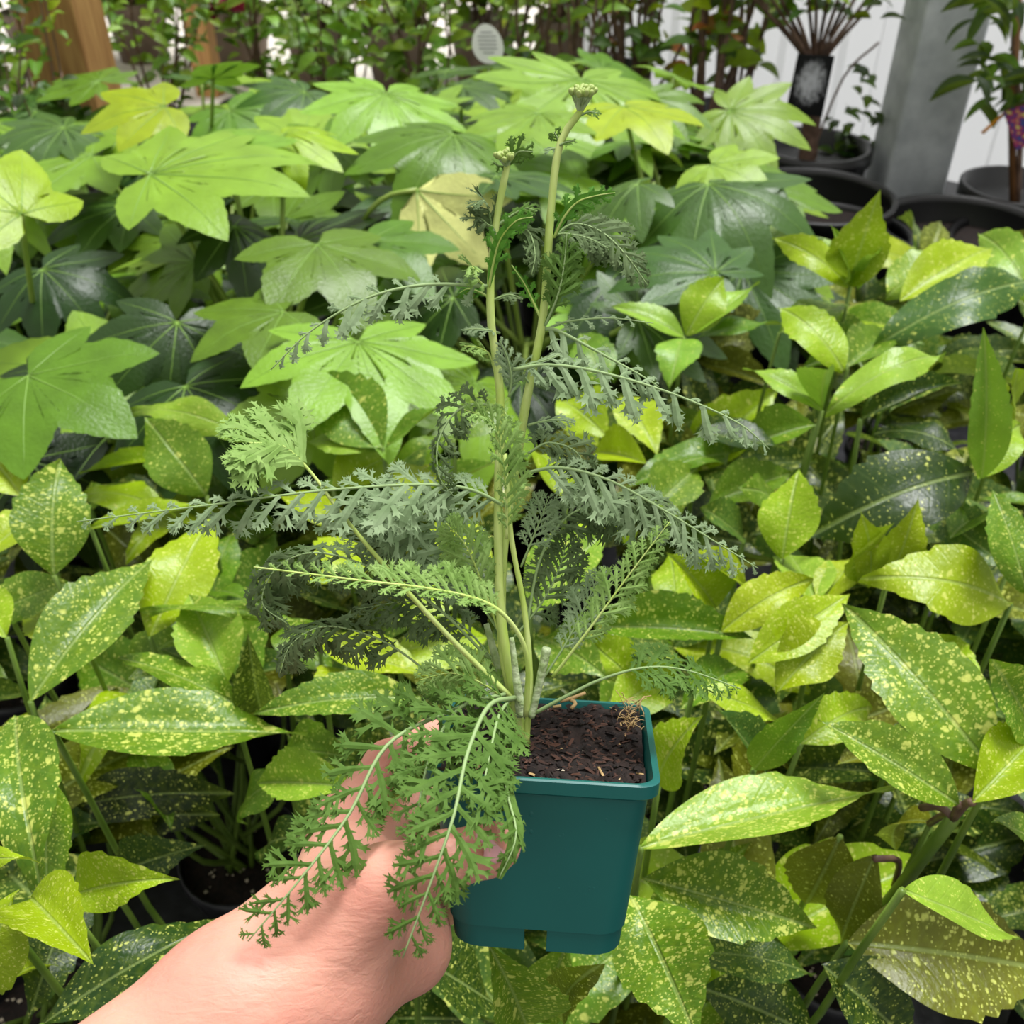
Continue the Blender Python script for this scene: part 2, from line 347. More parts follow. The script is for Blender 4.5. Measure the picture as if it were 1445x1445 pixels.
def fatsia_mesh(lobes, width, droop, cup, seed):
    """lobes: (angle deg from central lobe, length)"""
    rr = random.Random(seed); out = []; axis = []
    lobes = sorted(lobes)
    def wl_(t): return width * (max(0, math.sin(math.pi * min(1, .16 + .84 * t ** 1.15)))) ** .8 * (1 - .12 * t)
    n = len(lobes); NS = 12
    for i, (a, Ln) in enumerate(lobes):
        # sinus distance to each neighbour
        def sin_r(j):
            if j < 0 or j >= n: return .10
            return .37 * min(Ln, lobes[j][1]) * (.8 + .008 * abs(lobes[j][0] - a))
        A = R(a); u = Vector((math.sin(A), math.cos(A), 0)); s = Vector((math.cos(A), -math.sin(A), 0))
        for side, rr0 in ((-1, sin_r(i - 1)), (1, sin_r(i + 1))):
            ks = range(NS + 1) if side == -1 else range(NS - 1, -1, -1)
            for k in ks:
                t0 = rr0 / Ln; t = t0 + (1 - t0) * k / NS
                w = wl_(t) * Ln
                if k == 0:
                    j = i + side
                    nb = lobes[j][0] if 0 <= j < n else a + side * 40
                    hb = R((a + nb) / 2); out.append((math.sin(hb) * rr0, math.cos(hb) * rr0, abs(0), a)); continue
                if .35 < t < .95 and k % 2 == 0: w *= 1.07
                p = u * (t * Ln) + s * (side * w * .5); out.append((p.x, p.y, (w * .5), a))
    LD = [rr.uniform(-.45, .4) for _ in lobes]
    NR = 8; vs = [(0, 0, 0)]; uv = [(0.5, 0)]; fs = []; m = len(out)
    def zf(x, y):
        r = math.hypot(x, y); th = math.degrees(math.atan2(x, y))
        d = min(((th - a + 180) % 360 - 180 for a, _ in lobes), key=abs)
        off = abs(r * math.sin(R(d)))
        li = min(range(n), key=lambda q: abs((th - lobes[q][0] + 180) % 360 - 180))
        return -droop * r * r + cup * off + LD[li] * max(0, r - .3) ** 2 + .025 * math.sin(6 * r + seed + li) * r
    for q_ in range(1, NR + 1):
        f = q_ / NR
        for x, y, w, a in out:
            vs.append((x * f, y * f, zf(x * f, y * f))); uv.append((x * f, y * f))
    for k in range(m):
        k2 = (k + 1) % m
        if k == m - 1: continue
        fs.append((0, 1 + k, 1 + k2))
        for q_ in range(NR - 1): fs.append((1 + q_ * m + k, 1 + (q_ + 1) * m + k, 1 + (q_ + 1) * m + k2, 1 + q_ * m + k2))
    mb = MB(); mb.add(vs, fs)
    return mb.mesh('fatsia_leaf', M_FAT, True, uv), lobes, zf
def rib_mesh(lobes, zf):
    mb = MB()
    for a, Ln in lobes:
        A = R(a); pts = []; rad = []
        for k in range(7):
            r = Ln * .93 * k / 6; x, y = math.sin(A) * r, math.cos(A) * r; pts.append((x, y, zf(x, y) + .001)); rad.append(.0065 * (1 - .85 * k / 6))
        tube(mb, pts, rad, 5)
    return mb.mesh('vein', M_VEIN)
M_VEIN = simple('fatsia_vein', srgb(126, 164, 68), .4)
L7 = [(0, 1), (-36, .97), (36, .97), (-73, .82), (73, .84), (-112, .58), (112, .6)]
L8 = [(0, 1), (-32, 1), (32, .98), (-64, .9), (64, .9), (-98, .74), (98, .72), (-135, .5), (135, .52)]
L3 = [(0, 1), (-38, .85), (38, .9)]
L5 = [(0, 1), (-46, .92), (46, .95), (-98, .66), (98, .7)]
FAT = []
for sd, (lb, wd, dr, cu) in enumerate([(L7, .45, .14, .04), (L8, .40, .2, .06), (L7, .47, .38, .04), (L5, .56, .14, .06), (L8, .39, .1, .06), (L7, .43, .55, .04), (L3, .46, .25, .15)]):
    me, lb2, zf = fatsia_mesh(lb, wd, dr, cu, sd); FAT.append((me, rib_mesh(lb2, zf)))

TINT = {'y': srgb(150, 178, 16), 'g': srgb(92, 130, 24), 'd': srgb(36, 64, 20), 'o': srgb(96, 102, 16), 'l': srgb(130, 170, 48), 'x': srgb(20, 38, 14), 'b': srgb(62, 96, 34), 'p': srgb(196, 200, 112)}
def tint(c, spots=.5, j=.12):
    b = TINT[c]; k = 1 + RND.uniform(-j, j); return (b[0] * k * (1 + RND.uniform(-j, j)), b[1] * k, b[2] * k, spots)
def frame(y_axis, n_hint):
    y = y_axis.normalized(); x = y.cross(n_hint)
    if x.length < 1e-4: x = y.cross(Vector((1, 0, 0)))
    x.normalize(); z = x.cross(y); return x, y, z
def leaf_obj(me, base, tip, width, nh, parent, col, name='leaf'):
    d = tip - base; Ln = d.length; x, y, z = frame(d, nh)
    m = Matrix(((x.x * width, y.x * Ln, z.x * Ln, base.x), (x.y * width, y.y * Ln, z.y * Ln, base.y), (x.z * width, y.z * Ln, z.z * Ln, base.z), (0, 0, 0, 1)))
    o = link(name, me, parent, m); o.color = col; return o
UP = Vector((0, 0, 1))

# ------------------------------------------------------------------ spotted aucuba plants in black pots
AP = [(-.43, .42, 'spotted aucuba in the bottom left corner, large oval leaf over bright toothed ones'),
      (-.16, .40, 'spotted aucuba behind the forearm at the bottom edge, dark broad leaf'),
      (.07, .41, 'spotted aucuba directly below the green pot, leaf tips at the bottom edge'),
      (.315, .50, 'spotted aucuba at lower right with thick bent green stem and purple petioles'),
      (.54, .44, 'spotted aucuba in the bottom right corner with a pale oval leaf'),
      (-.56, .62, 'spotted aucuba at the left edge, tall pointed leaf facing the camera'),
      (-.285, .605, 'spotted aucuba left of the hand, its pot and compost showing below the leaves'),
      (-.05, .63, 'spotted aucuba straight behind the hand and the left of the pot'),
      (.165, .68, 'spotted aucuba just behind the right rim of the green pot'),
      (.42, .70, 'spotted aucuba right of the green pot with a long leaf pointing up and left'),
      (.66, .68, 'spotted aucuba at the right edge, level with the pot rim'),
      (-.62, .86, 'spotted aucuba at the left edge touching the fatsia leaves'),
      (-.36, .84, 'spotted aucuba below the long silver fern leaf on the left'),
      (-.10, .90, 'spotted aucuba behind the yarrow stems with an upright whorl on purple stem'),
      (.15, .92, 'spotted aucuba behind the drooping right-hand yarrow leaves'),
      (.41, .93, 'spotted aucuba with one long dark glossy leaf over bright toothed leaves'),
      (.68, .93, 'spotted aucuba at the right edge with an upright folded leaf'),
      (.22, 1.16, 'spotted aucuba with smooth bright upright leaves right of the tall yarrow stem'),
      (.48, 1.14, 'spotted aucuba with a plain pale three-leaved shoot on purple stem'),
      (.78, 1.16, 'spotted aucuba in front of the black pots at the right edge'),
      (.62, 1.36, 'spotted aucuba furthest back, tall toothed leaf before the steel post'),
      (.92, 1.36, 'spotted aucuba furthest back at the right edge, below the black pots')]
POT_R, POT_H = .066, .125
def grow_pot_mesh(r, h, mat, name='pot'):
    mb = MB(); lathe(mb, [(.0, .001), (r * .72, .001), (r * .74, .004), (r * .93, h * .86), (r * .95, h * .86), (r * 1.0, h * .87), (r * 1.0, h), (r * .955, h), (r * .95, h * .97), (r * .88, h * .6), (0, h * .6)], n=28)
    return mb.mesh(name, mat)
def soil_mesh(r, z, name='compost'):
    mb = MB(); n = 22; rings = 7; vs = [(0, 0, z)]; fs = []; rr = random.Random(3)
    for i in range(1, rings + 1):
        for k in range(n):
            a = k * 2 * math.pi / n; vs.append((r * i / rings * math.cos(a), r * i / rings * math.sin(a), z + rr.uniform(-.004, .004)))
    for k in range(n): fs.append((0, 1 + k, 1 + (k + 1) % n))
    for i in range(rings - 1):
        for k in range(n): fs.append((1 + i * n + k, 1 + (i + 1) * n + k, 1 + (i + 1) * n + (k + 1) % n, 1 + i * n + (k + 1) % n))
    mb.add(vs, fs); return mb.mesh(name, M_SOIL)
POT_ME = grow_pot_mesh(POT_R, POT_H, M_GPOT); SOIL_ME = soil_mesh(POT_R * .935, POT_H * .9)
def perlite_mesh():
    mb = MB(); rr = random.Random(11)
    for i in range(34):
        a = rr.uniform(0, 6.28); r = POT_R * .88 * math.sqrt(rr.random()); s = rr.uniform(.0008, .0028)
        c = Vector((r * math.cos(a), r * math.sin(a), POT_H * .9 + .004))
        vs = [c + Vector(v) * s * rr.uniform(.7, 1.2) for v in ((1, 0, 0), (-1, 0, 0), (0, 1, 0), (0, -1, 0), (0, 0, 1), (0, 0, -1))]
        mb.add(vs, [(0, 2, 4), (2, 1, 4), (1, 3, 4), (3, 0, 4), (2, 0, 5), (1, 2, 5), (3, 1, 5), (0, 3, 5)])
    return mb.mesh('perlite', M_PERL, False)
PERL_ME = perlite_mesh()
plants = []
for x, y, lab in AP:
    e = empty('aucuba_plant', (x, y, 0), lab, 'plant', 'spotted aucuba plants in pots')
    for nm, me in (('pot', POT_ME), ('compost', SOIL_ME)):
        o = bpy.data.objects.new(nm, me); COL.objects.link(o); o.parent = e
        if nm == 'compost':
            p_ = bpy.data.objects.new('perlite', PERL_ME); COL.objects.link(p_); p_.parent = o; p_['kind'] = 'stuff'
    plants.append({'e': e, 'xy': Vector((x, y)), 'sh': []})
# hand-read leaves: base px, tip px, width px, base height, tip rise, tint, spots
AL = '''
43 990 218 787 98 .56 .01 g .75
76 812 86 648 92 .57 .05 g .75
-30 790 78 705 62 .55 .02 y .6
98 822 -40 885 66 .54 -.02 g .7
10 900 -40 830 60 .55 .02 y .6
-40 1000 42 978 60 .50 -.01 b .7
292 700 204 588 74 .53 .05 g .4
350 618 172 588 38 .54 .0 l .3
255 648 112 668 30 .52 -.01 y .2
120 700 250 730 50 .50 .0 y .4
128 745 300 712 40 .53 .03 y .4
212 900 300 728 88 .53 .03 y .6
200 866 450 886 24 .54 .0 g .5
320 965 266 838 84 .52 .03 l .6
345 1000 160 928 62 .53 .0 g .7
345 975 224 915 40 .51 .0 b .4
368 1000 350 892 54 .52 .04 d .7
300 836 368 860 34 .48 -.01 g .1
540 632 447 528 100 .56 .03 g .55
545 632 625 572 42 .56 .03 g .4
538 636 425 625 46 .55 .0 l .3
470 690 560 640 60 .52 .0 y .4
600 660 560 720 60 .50 .0 y .5
75 1032 434 1036 112 .56 -.03 g .85
22 1010 62 1272 100 .58 -.02 g .8
70 1100 70 1300 70 .56 -.03 g .7
590 985 357 1008 66 .56 .0 g .75
-40 1250 50 1214 44 .60 .0 y .5
88 1270 252 1240 58 .55 .0 y .7
44 1268 132 1362 92 .58 -.02 y .6
22 1262 -10 1405 84 .59 -.03 y .75
58 1448 352 1288 92 .50 .0 d .45
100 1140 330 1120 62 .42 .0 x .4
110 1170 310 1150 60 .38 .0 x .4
150 1240 292 1192 54 .44 .0 d .4
500 1112 362 1106 62 .54 .0 l .55
415 1095 342 1162 50 .52 -.03 g .5
440 1180 375 1200 60 .42 .0 d .3
20 1380 62 1372 50 .52 -.02 y .6
95 1290 40 1440 70 .45 .0 d .5
400 1060 500 1070 60 .50 .0 g .4
905 1196 1264 1112 112 .57 .0 l 1.0
908 1240 1152 1310 100 .55 -.02 g .95
888 1262 985 1475 118 .57 -.02 g .95
1402 1092 1188 852 124 .60 .03 g .9
1352 1136 1154 1016 88 .59 .02 g .75
1372 1132 1470 1030 86 .60 .02 y .6
1462 1040 1400 930 90 .60 .04 g .9
1274 1256 1438 1326 84 .60 -.02 l .35
1196 1330 1490 1372 150 .50 -.02 o .6
1160 1362 1290 1480 124 .50 -.02 d .55
970 1345 1148 1376 62 .50 -.01 b .7
990 1395 1160 1470 92 .46 -.01 d .5
1186 1180 1138 1276 92 .51 -.03 o .35
1236 1205 1186 1330 72 .52 -.04 o .2
1315 1160 1262 1198 60 .53 -.03 o .4
1064 1086 1163 978 48 .55 .05 g .25
978 972 1108 1024 44 .56 -.01 y .7
930 1100 990 1010 80 .52 .03 y .9
1080 1090 1010 1000 70 .51 .03 b .2
1404 1160 1480 1225 62 .58 -.03 g .6
1260 1060 1180 1080 60 .48 .0 o .7
1426 852 1214 817 100 .58 .01 y .65
1450 840 1400 690 66 .60 .04 g .6
1372 668 1134 762 100 .59 -.03 d .12
1104 790 1128 662 74 .56 .05 y .55
1152 852 1112 780 76 .55 .02 l .5
1156 852 1212 780 56 .55 .02 y .55
1222 828 1214 722 50 .55 .06 y .5
1232 824 1262 738 46 .55 .05 y .6
1250 826 1296 700 60 .55 .06 y .55
1424 802 1292 706 60 .54 .0 b .45
1018 892 1148 818 56 .56 .02 y .7
1010 860 940 780 60 .54 .03 y .6
1050 830 970 780 56 .55 .02 y .6
1056 936 1200 838 66 .57 .02 y .75
1096 978 1198 878 72 .56 .03 y .75
1050 760 990 715 50 .54 .02 b .5
1160 580 1048 520 38 .60 .02 l .05
1166 582 1332 504 50 .60 .02 l .05
1162 578 1168 522 40 .60 .04 l .05
1150 600 1030 640 44 .55 -.02 g .2
1214 592 1360 540 44 .57 .02 d .2
1234 612 1360 642 54 .57 .0 d .1
1385 676 1388 462 48 .60 .12 l .1
1380 676 1440 600 50 .60 .03 y .3
1420 590 1436 520 70 .60 .04 y .2
1400 560 1380 500 50 .58 .04 y .2
988 610 1112 634 56 .55 .0 d .05
920 720 985 660 80 .55 .02 g .4
1000 712 1118 668 50 .52 .0 g .3
965 476 862 432 38 .58 .02 l .1
968 474 1022 392 66 .58 .04 y .2
972 474 1072 398 46 .58 .03 l .2
962 478 945 548 52 .58 -.04 l .3
980 480 1110 460 34 .57 .0 g .2
850 545 818 470 54 .55 .04 g .3
790 565 862 625 66 .55 -.01 y .4
880 560 928 645 54 .55 -.01 y .3
912 655 838 640 44 .56 .0 y .3
1030 640 880 690 60 .53 .0 g .2
1200 402 1242 268 62 .62 .10 y .6
1198 404 1090 336 38 .62 .03 y .4
1196 402 1172 318 40 .62 .06 l .3
1210 405 1235 360 30 .62 .04 l .3
1190 524 1098 434 62 .59 .03 y .3
1196 520 1260 470 50 .58 .0 g .4
1250 420 1340 368 62 .60 .02 l .5
1270 425 1400 350 60 .61 .02 y .6
1290 400 1370 440 50 .59 .0 y .5
1230 492 1470 398 70 .58 .02 b .2
1240 500 1130 520 50 .56 .0 g .4
1460 430 1380 330 50 .60 .02 l .4
1100 470 1200 430 50 .58 .02 g .4
742 1450 688 1330 96 .52 .03 g .85
590 1350 702 1420 96 .48 -.02 d .5
800 1450 850 1360 60 .50 .03 o .5
800 1330 760 1440 70 .50 -.02 g .7
748 868 858 746 84 .55 .03 l .55
838 886 1066 902 74 .55 .0 g .55
955 870 945 782 56 .55 .03 y .6
760 900 860 960 70 .52 .0 g .6
900 965 830 905 60 .53 .0 y .6
640 830 560 880 70 .53 .0 y .55
560 920 690 900 76 .52 .0 y .5
450 905 620 960 66 .53 .0 y .6
400 880 470 960 70 .50 .0 g .5
500 950 440 1000 60 .50 .0 y .6
610 740 700 800 60 .54 .0 y .5
640 620 720 560 50 .55 .02 g .3
800 700 760 640 60 .55 .02 y .3
880 760 800 760 60 .54 .0 y .5
520 780 420 820 70 .52 .0 y .5
470 740 400 700 60 .53 .02 y .5
1330 960 1200 900 70 .54 .02 y .8
1290 900 1390 960 60 .54 .0 y .8
1130 1050 1230 1000 60 .52 .02 y .7
960 1000 1040 940 60 .54 .02 g .6
860 1010 960 960 70 .53 .02 y .7
1340 760 1400 720 60 .55 .02 g .4
1100 720 1040 690 50 .54 .02 g .4
30 700 -20 640 60 .55 .03 y .3
120 900 30 870 60 .52 .0 y .5
180 960 260 900 60 .50 .0 g .5
'''
def nearest(p):
    return min(plants, key=lambda q: (q['xy'] - p.xy).length)
for row in AL.strip().split('\n'):
    t = row.split(); bx, by, tx, ty, w, zb, dz = map(float, t[:7])
    b = Pz(bx, by, zb); tp = Pz(tx, ty, zb + dz)
    Ln = (tp - b).length
    want = min(max(Ln, .075), .19)
    if abs(want - Ln) > 1e-4:   # keep the leaf a believable length: move the tip along its sight line
        dt = D(tx, ty); best = None
        for k in range(200):
            d_ = depth(b) * (.7 + .6 * k / 199); c = CAM + dt * d_; er = abs((c - b).length - want) + .3 * abs(c.z - tp.z)
            if best is None or er < best[0]: best = (er, c)
        tp = best[1]; Ln = (tp - b).length
    dm = (depth(b) + depth(tp)) / 2; mid = (b + tp) / 2
    tocam = (CAM - mid).normalized()
    nh = (UP * .75 + tocam * (.55 if by > 800 else .38) + Vector((RND.uniform(-.2, .2), RND.uniform(-.2, .2), 0))).normalized()
    wid = w * dm / F * (1.12 if by > 800 else 1.25)
    wid = min(wid, Ln * .62)
    pl = nearest(b)
    leaf_obj(RND.choice(AUC), b, tp, wid, nh, pl['e'], tint(t[7], float(t[8]) * .9))
    for s_ in pl['sh']:
        if (s_[0] - b).length < .055: s_[1] += 1; break
    else: pl['sh'].append([b, 1])
# lower foliage: whorls at the ends of shorter shoots
GAPS = [(330, 1205, 80), (300, 1330, 70), (1380, 1430, 90), (1260, 1400, 60), (420, 1260, 60), (170, 1420, 60)]
def clear(p, g=GAPS):
    x, y = proj(p)
    return all((x - a) ** 2 + (y - b) ** 2 > r * r for a, b, r in g)
for pl in plants:
    x0, y0 = pl['xy']
    for s in range(7):
        a = RND.uniform(0, 6.28); rr = RND.uniform(.02, .12); h = RND.uniform(.25, .43)
        c = Vector((x0 + rr * math.cos(a), y0 + rr * math.sin(a), h))
        if not clear(c): continue
        n = RND.randint(5, 7); a0 = RND.uniform(0, 6.28); cnt = 0
        young_lit = h > .38  # whorls below this: older leaves, also tinted darker to stand for shade
        for k in range(n):
            az = a0 + k * 2.4 + RND.uniform(-.3, .3); el = R(RND.uniform(-10, 35)); Ln = RND.uniform(.09, .15)
            tp = c + Vector((math.cos(az) * math.cos(el), math.sin(az) * math.cos(el), math.sin(el))) * Ln
            if tp.z > .53: tp.z = .53
            if not clear(tp) or not clear((tp + c) / 2): continue
            tn = RND.choice('yggob') if young_lit else RND.choice('bbddo')
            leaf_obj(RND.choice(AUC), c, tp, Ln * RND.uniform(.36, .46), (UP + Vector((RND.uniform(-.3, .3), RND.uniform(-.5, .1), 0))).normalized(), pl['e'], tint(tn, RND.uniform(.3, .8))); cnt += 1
        if cnt: pl['sh'].append([c, cnt])
    # shoots down to the compost
    for b, n in pl['sh']:
        foot = Vector((x0 + RND.uniform(-.02, .02), y0 + RND.uniform(-.02, .02), POT_H * .88))
        m1 = Vector((foot.x + .78 * (b.x - foot.x), foot.y + .78 * (b.y - foot.y), foot.z + .42 * (b.z - foot.z)))
        pts = catmull([foot, m1, b], 8); mb = MB(); tube(mb, pts, [.0032 - .0012 * k / 8 for k in range(9)], 6)
        mb.obj('stem', M_STEM, pl['e'])
# the thick bent shoot at lower right with purple petioles
pl = plants[3]
mb = MB(); pts = catmull([Pz(1140, 1348, .20), Pz(1175, 1335, .30), Pz(1238, 1290, .42), Pz(1345, 1155, .57)], 12); tube(mb, pts, [.0052 - .0014 * k / 12 for k in range(13)], 8)
mb.obj('stem', M_STEM, pl['e'])
mb = MB(); e0 = pts[-1]
for px, py, z in ((1372, 1132, .60), (1352, 1136, .59), (1312, 1162, .53), (1300, 1140, .56)): tube(mb, catmull([e0, (e0 + Pz(px, py, z)) / 2 + UP * .006, Pz(px, py, z)], 5), .0024, 6)
o = mb.obj('petiole', M_PURP, pl['e']); o['label'] = 'purple leaf stalks at the shoot tip'
mb = MB(); tube(mb, catmull([Pz(1262, 1250, .46), Pz(1268, 1215, .49), Pz(1235, 1212, .52)], 6), .0022, 6); mb.obj('petiole', M_PURP, pl['e'])

# ------------------------------------------------------------------ fatsia plants
FP = [(-.95, 1.12, 'fatsia at the left edge with a bright yellow-green leaf cut by the frame'),
      (-.62, 1.12, 'fatsia on the left with big pale leaf reaching up to the right'),
      (-.30, 1.10, 'fatsia with pale star leaf behind the upper left fern leaf'),
      (.02, 1.22, 'fatsia directly behind the two flowering yarrow stems'),
      (.27, 1.42, 'fatsia with grey-green glossy leaves right of the taller yarrow stem'),
      (-.85, 1.50, 'fatsia with a small bright leaf in front of the thick timber post'),
      (-.45, 1.48, 'fatsia left of centre with yellowish hanging leaf seen from below'),
      (-.08, 1.58, 'fatsia with large light leaf behind the shorter flower head'),
      (.22, 1.76, 'fatsia with long pointed leaves below the brown shrub stems'),
      (-.62, 1.95, 'fatsia at the back, right of the thick timber post'),
      (-.22, 1.98, 'fatsia at the back with light leaf below the white oval tag'),
      (.10, 2.05, 'fatsia at the back with big light leaf behind the tallest flower head'),
      (-1.05, 1.95, 'fatsia at the back on the left edge under the climbing foliage')]
FPOT = grow_pot_mesh(.10, .18, M_BPOT); FSOIL = soil_mesh(.092, .165)
fats = []
for x, y, lab in FP:
    e = empty('fatsia_plant', (x, y, 0), lab, 'plant', 'fatsia plants in pots')
    for nm, me in (('pot', FPOT), ('compost', FSOIL)):
        o = bpy.data.objects.new(nm, me); COL.objects.link(o); o.parent = e
    fats.append({'e': e, 'xy': Vector((x, y)), 'h': RND.uniform(.38, .46)})
    mb = MB(); tube(mb, [(x, y, .16), (x + .01, y, .3), (x, y + .01, fats[-1]['h'])], [.009, .008, .006], 8); mb.obj('trunk', M_STEM, e)
def fatsia_leaf(k, c, tip, nh, col, fl, rad=None, petiole=None):
    d = tip - c; r = rad or d.length; x, y, z = frame(d, nh)
    m = Matrix(((x.x * r, y.x * r, z.x * r, c.x), (x.y * r, y.y * r, z.y * r, c.y), (x.z * r, y.z * r, z.z * r, c.z), (0, 0, 0, 1)))
    me, rib = FAT[k]
    o = link('leaf', me, fl['e'], m); o.color = col
    v = bpy.data.objects.new('vein', rib); COL.objects.link(v); v.parent = o
    x0, y0 = fl['xy']
    mb = MB(); foot = Vector((x0, y0, fl['h'] - RND.uniform(.0, .15)))
    if petiole is None:
        mid_ = foot.lerp(c, .55) + Vector((0, 0, -.01)); pp = [foot, mid_, c - z * .002]
    else: pp = [foot] + petiole + [c]
    pts = catmull(pp, 10); tube(mb, pts, [.0042 - .001 * i / 10 for i in range(11)], 6); mb.obj('petiole', M_FPET, fl['e'])
# centre px, tip px of the middle lobe, height, tip rise, mesh, tint, normal mix (toward camera), scale
FL = '''
212 246 455 176 .66 .03 0 l .5 1.0
232 150 140 160 .66 .0 3 y .4 1.0
448 345 520 430 .62 -.02 3 g .7 1.1
505 482 560 625 .60 -.02 0 l .8 1.0
545 132 545 205 .63 -.03 1 l .6 1.1
820 112 830 195 .63 -.03 4 l .6 1.15
30 302 -60 220 .66 .05 3 y .6 1.0
40 530 165 582 .60 .0 3 g .6 1.1
262 545 330 640 .55 -.02 2 d .6 1.1
250 455 240 530 .58 -.03 2 d .5 1.0
330 320 400 370 .60 -.03 5 d .4 1.0
1010 385 880 330 .60 .02 1 b .6 1.0
1000 260 1090 330 .62 .0 2 b .5 1.0
1005 232 1105 262 .63 .0 3 l .4 .8
900 260 800 290 .62 -.02 5 b .5 1.0
880 150 985 208 .64 .0 3 y .4 .7
700 250 820 230 .62 .0 1 b .5 1.0
400 190 480 210 .66 .0 5 y .3 .8
640 190 560 250 .64 .0 2 g .4 1.0
520 340 600 390 .60 -.01 3 g .6 1.0
90 180 20 200 .60 .0 1 b .4 1.0
60 380 130 440 .56 -.02 2 d .5 1.0
40 650 90 700 .50 -.03 2 x .5 1.0
150 620 60 600 .48 -.03 2 x .5 1.0
440 570 400 640 .54 -.02 3 l .6 .9
400 440 300 470 .60 .0 3 g .6 .9
320 210 400 150 .66 .02 3 l .5 .8
650 122 740 130 .58 .0 1 b .5 1.0
430 130 360 158 .58 .0 1 b .4 1.0
300 112 330 74 .60 .05 3 v .4 .8
760 160 700 200 .64 .0 0 l .5 1.0
640 420 560 440 .55 -.02 2 d .5 1.0
860 400 940 460 .54 -.02 2 d .5 1.0
1085 268 1222 222 .58 .0 3 g .4 .55
150 500 100 430 .52 .0 2 d .5 1.0
900 450 1000 430 .55 .0 1 b .5 1.0
'''
TINT['v'] = srgb(110, 170, 40)
for row in FL.strip().split('\n'):
    t = row.split(); cx, cy, tx, ty, z, dz = map(float, t[:6]); k = int(t[6]); tn = t[7]; tcm = float(t[8]); sc = float(t[9])
    c = Pz(cx, cy, z); tp = Pz(tx, ty, z + dz)
    Ln = (tp - c).length; r = min(max(Ln, .12), .22) * sc * .94
    nh = (UP + (CAM - c).normalized() * tcm * (.30 if cy < 400 else .7) + Vector((RND.uniform(-.3, .3), RND.uniform(-.25, .25), 0))).normalized()
    fl = min(fats, key=lambda q: (q['xy'] - c.xy).length)
    fatsia_leaf(k, c, tp, nh, tint(tn, 0), fl, r)
# hanging pale leaf seen from below
c = Py(588, 268, 1.22); fl = fats[6]
fatsia_leaf(6, c, Py(662, 350, 1.17), (CF * .8 + UP * .35 + CR * -.2), srgb(222, 226, 140), fl, .14, [Py(497, 372, 1.25), Py(512, 312, 1.24), Py(545, 278, 1.23)])
# the rest of each crown
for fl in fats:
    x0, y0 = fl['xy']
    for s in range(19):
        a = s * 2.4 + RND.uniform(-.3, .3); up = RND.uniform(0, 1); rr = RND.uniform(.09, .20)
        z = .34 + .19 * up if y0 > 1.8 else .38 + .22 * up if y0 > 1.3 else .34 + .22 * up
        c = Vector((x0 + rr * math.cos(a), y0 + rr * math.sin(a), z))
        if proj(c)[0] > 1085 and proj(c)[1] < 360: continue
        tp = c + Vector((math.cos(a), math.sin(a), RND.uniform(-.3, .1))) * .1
        fatsia_leaf(RND.randint(0, 5), c, tp, (UP + Vector((math.cos(a) * .3 + RND.uniform(-.4, .4), math.sin(a) * .3 - .10 + RND.uniform(-.3, .3), 0))).normalized(), tint(RND.choice(('bgglgl' if y0 > 1.3 else 'dbbggl') if up > .4 else 'ddxb'), 0), fl, RND.uniform(.11, .165))  # paler tints on the rear upper leaves stand for sheen

# ------------------------------------------------------------------ the potted yarrow held up in front
rf = P(762, 1100, .370); rb = P(777, 985, .458)
r_ = (rb - rf).normalized(); s_ = (CR - r_ * CR.dot(r_)).normalized(); s_ = (s_ - CU * .03).normalized(); s_ = (s_ - r_ * s_.dot(r_)).normalized(); u_ = s_.cross(r_)
PH = .0765; HW = .0447
RIMC = (rf + rb) / 2; PO = RIMC - u_ * PH
def PL(x, y, z): return PO + s_ * x + r_ * y + u_ * z
YE = empty('potted_yarrow', PO, 'tall yarrow with ferny grey-green leaves and two budding stems in square teal pot', 'plant')
def rsq(h, rad, z, n=6):
    out = []
    for cx, cy, a0 in ((h - rad, -h + rad, -90), (h - rad, h - rad, 0), (-h + rad, h - rad, 90), (-h + rad, -h + rad, 180)):
        for k in range(n):
            a = R(a0 + 90 * k / (n - 1)); out.append(PL(cx + rad * math.cos(a), cy + rad * math.sin(a), z))
    # subdivide the straight sides so that the base notches can be cut
    full = []
    m = len(out)
    for i in range(m):
        full.append(out[i])
        if i % n == n - 1:
            a, b = out[i], out[(i + 1) % m]
            for f in (.36, .40, .60, .64): full.append(a.lerp(b, f))
    return full
hb = .0338
def hz(z): return hb + (HW - .0025 - hb) * z / PH
loops = [rsq(hz(.0), .012, .0), rsq(hz(.0095), .0118, .0095), rsq(hz(.0097) + .0006, .0118, .0098), rsq(hz(.0695), .0085, .0695), rsq(HW - .0008, .0085, .0700), rsq(HW, .0085, .0708), rsq(HW + .0004, .0085, PH - .0006), rsq(HW - .0004, .0085, PH), rsq(HW - .0022, .0075, PH - .0002), rsq(HW - .0030, .0075, PH - .003), rsq(hz(.05) - .0016, .008, .05)]
mb = MB(); m = len(loops[0]); vs = [v for l in loops for v in l]; fs = []
for i in range(len(loops) - 1):
    for k in range(m):
        if i == 0 and k % 10 in (7,): continue
        fs.append((i * m + k, i * m + (k + 1) % m, (i + 1) * m + (k + 1) % m, (i + 1) * m + k))
n0 = len(vs); inner = rsq(hz(.0) - .0016, .011, .0); inner2 = rsq(hz(.0095) - .0016, .0108, .0095); vs += inner + inner2
for k in range(m):
    if k % 10 == 7: continue
    fs.append((n0 + k, n0 + m + k, n0 + m + (k + 1) % m, n0 + (k + 1) % m)); fs.append((k, n0 + k, n0 + (k + 1) % m, (k + 1) % m))
fs.append(tuple(m + k for k in range(m)))
mb.add(vs, fs); pot = mb.obj('pot', M_TEAL, YE); pot['label'] = 'square teal plastic pot with rolled rim and notched foot'
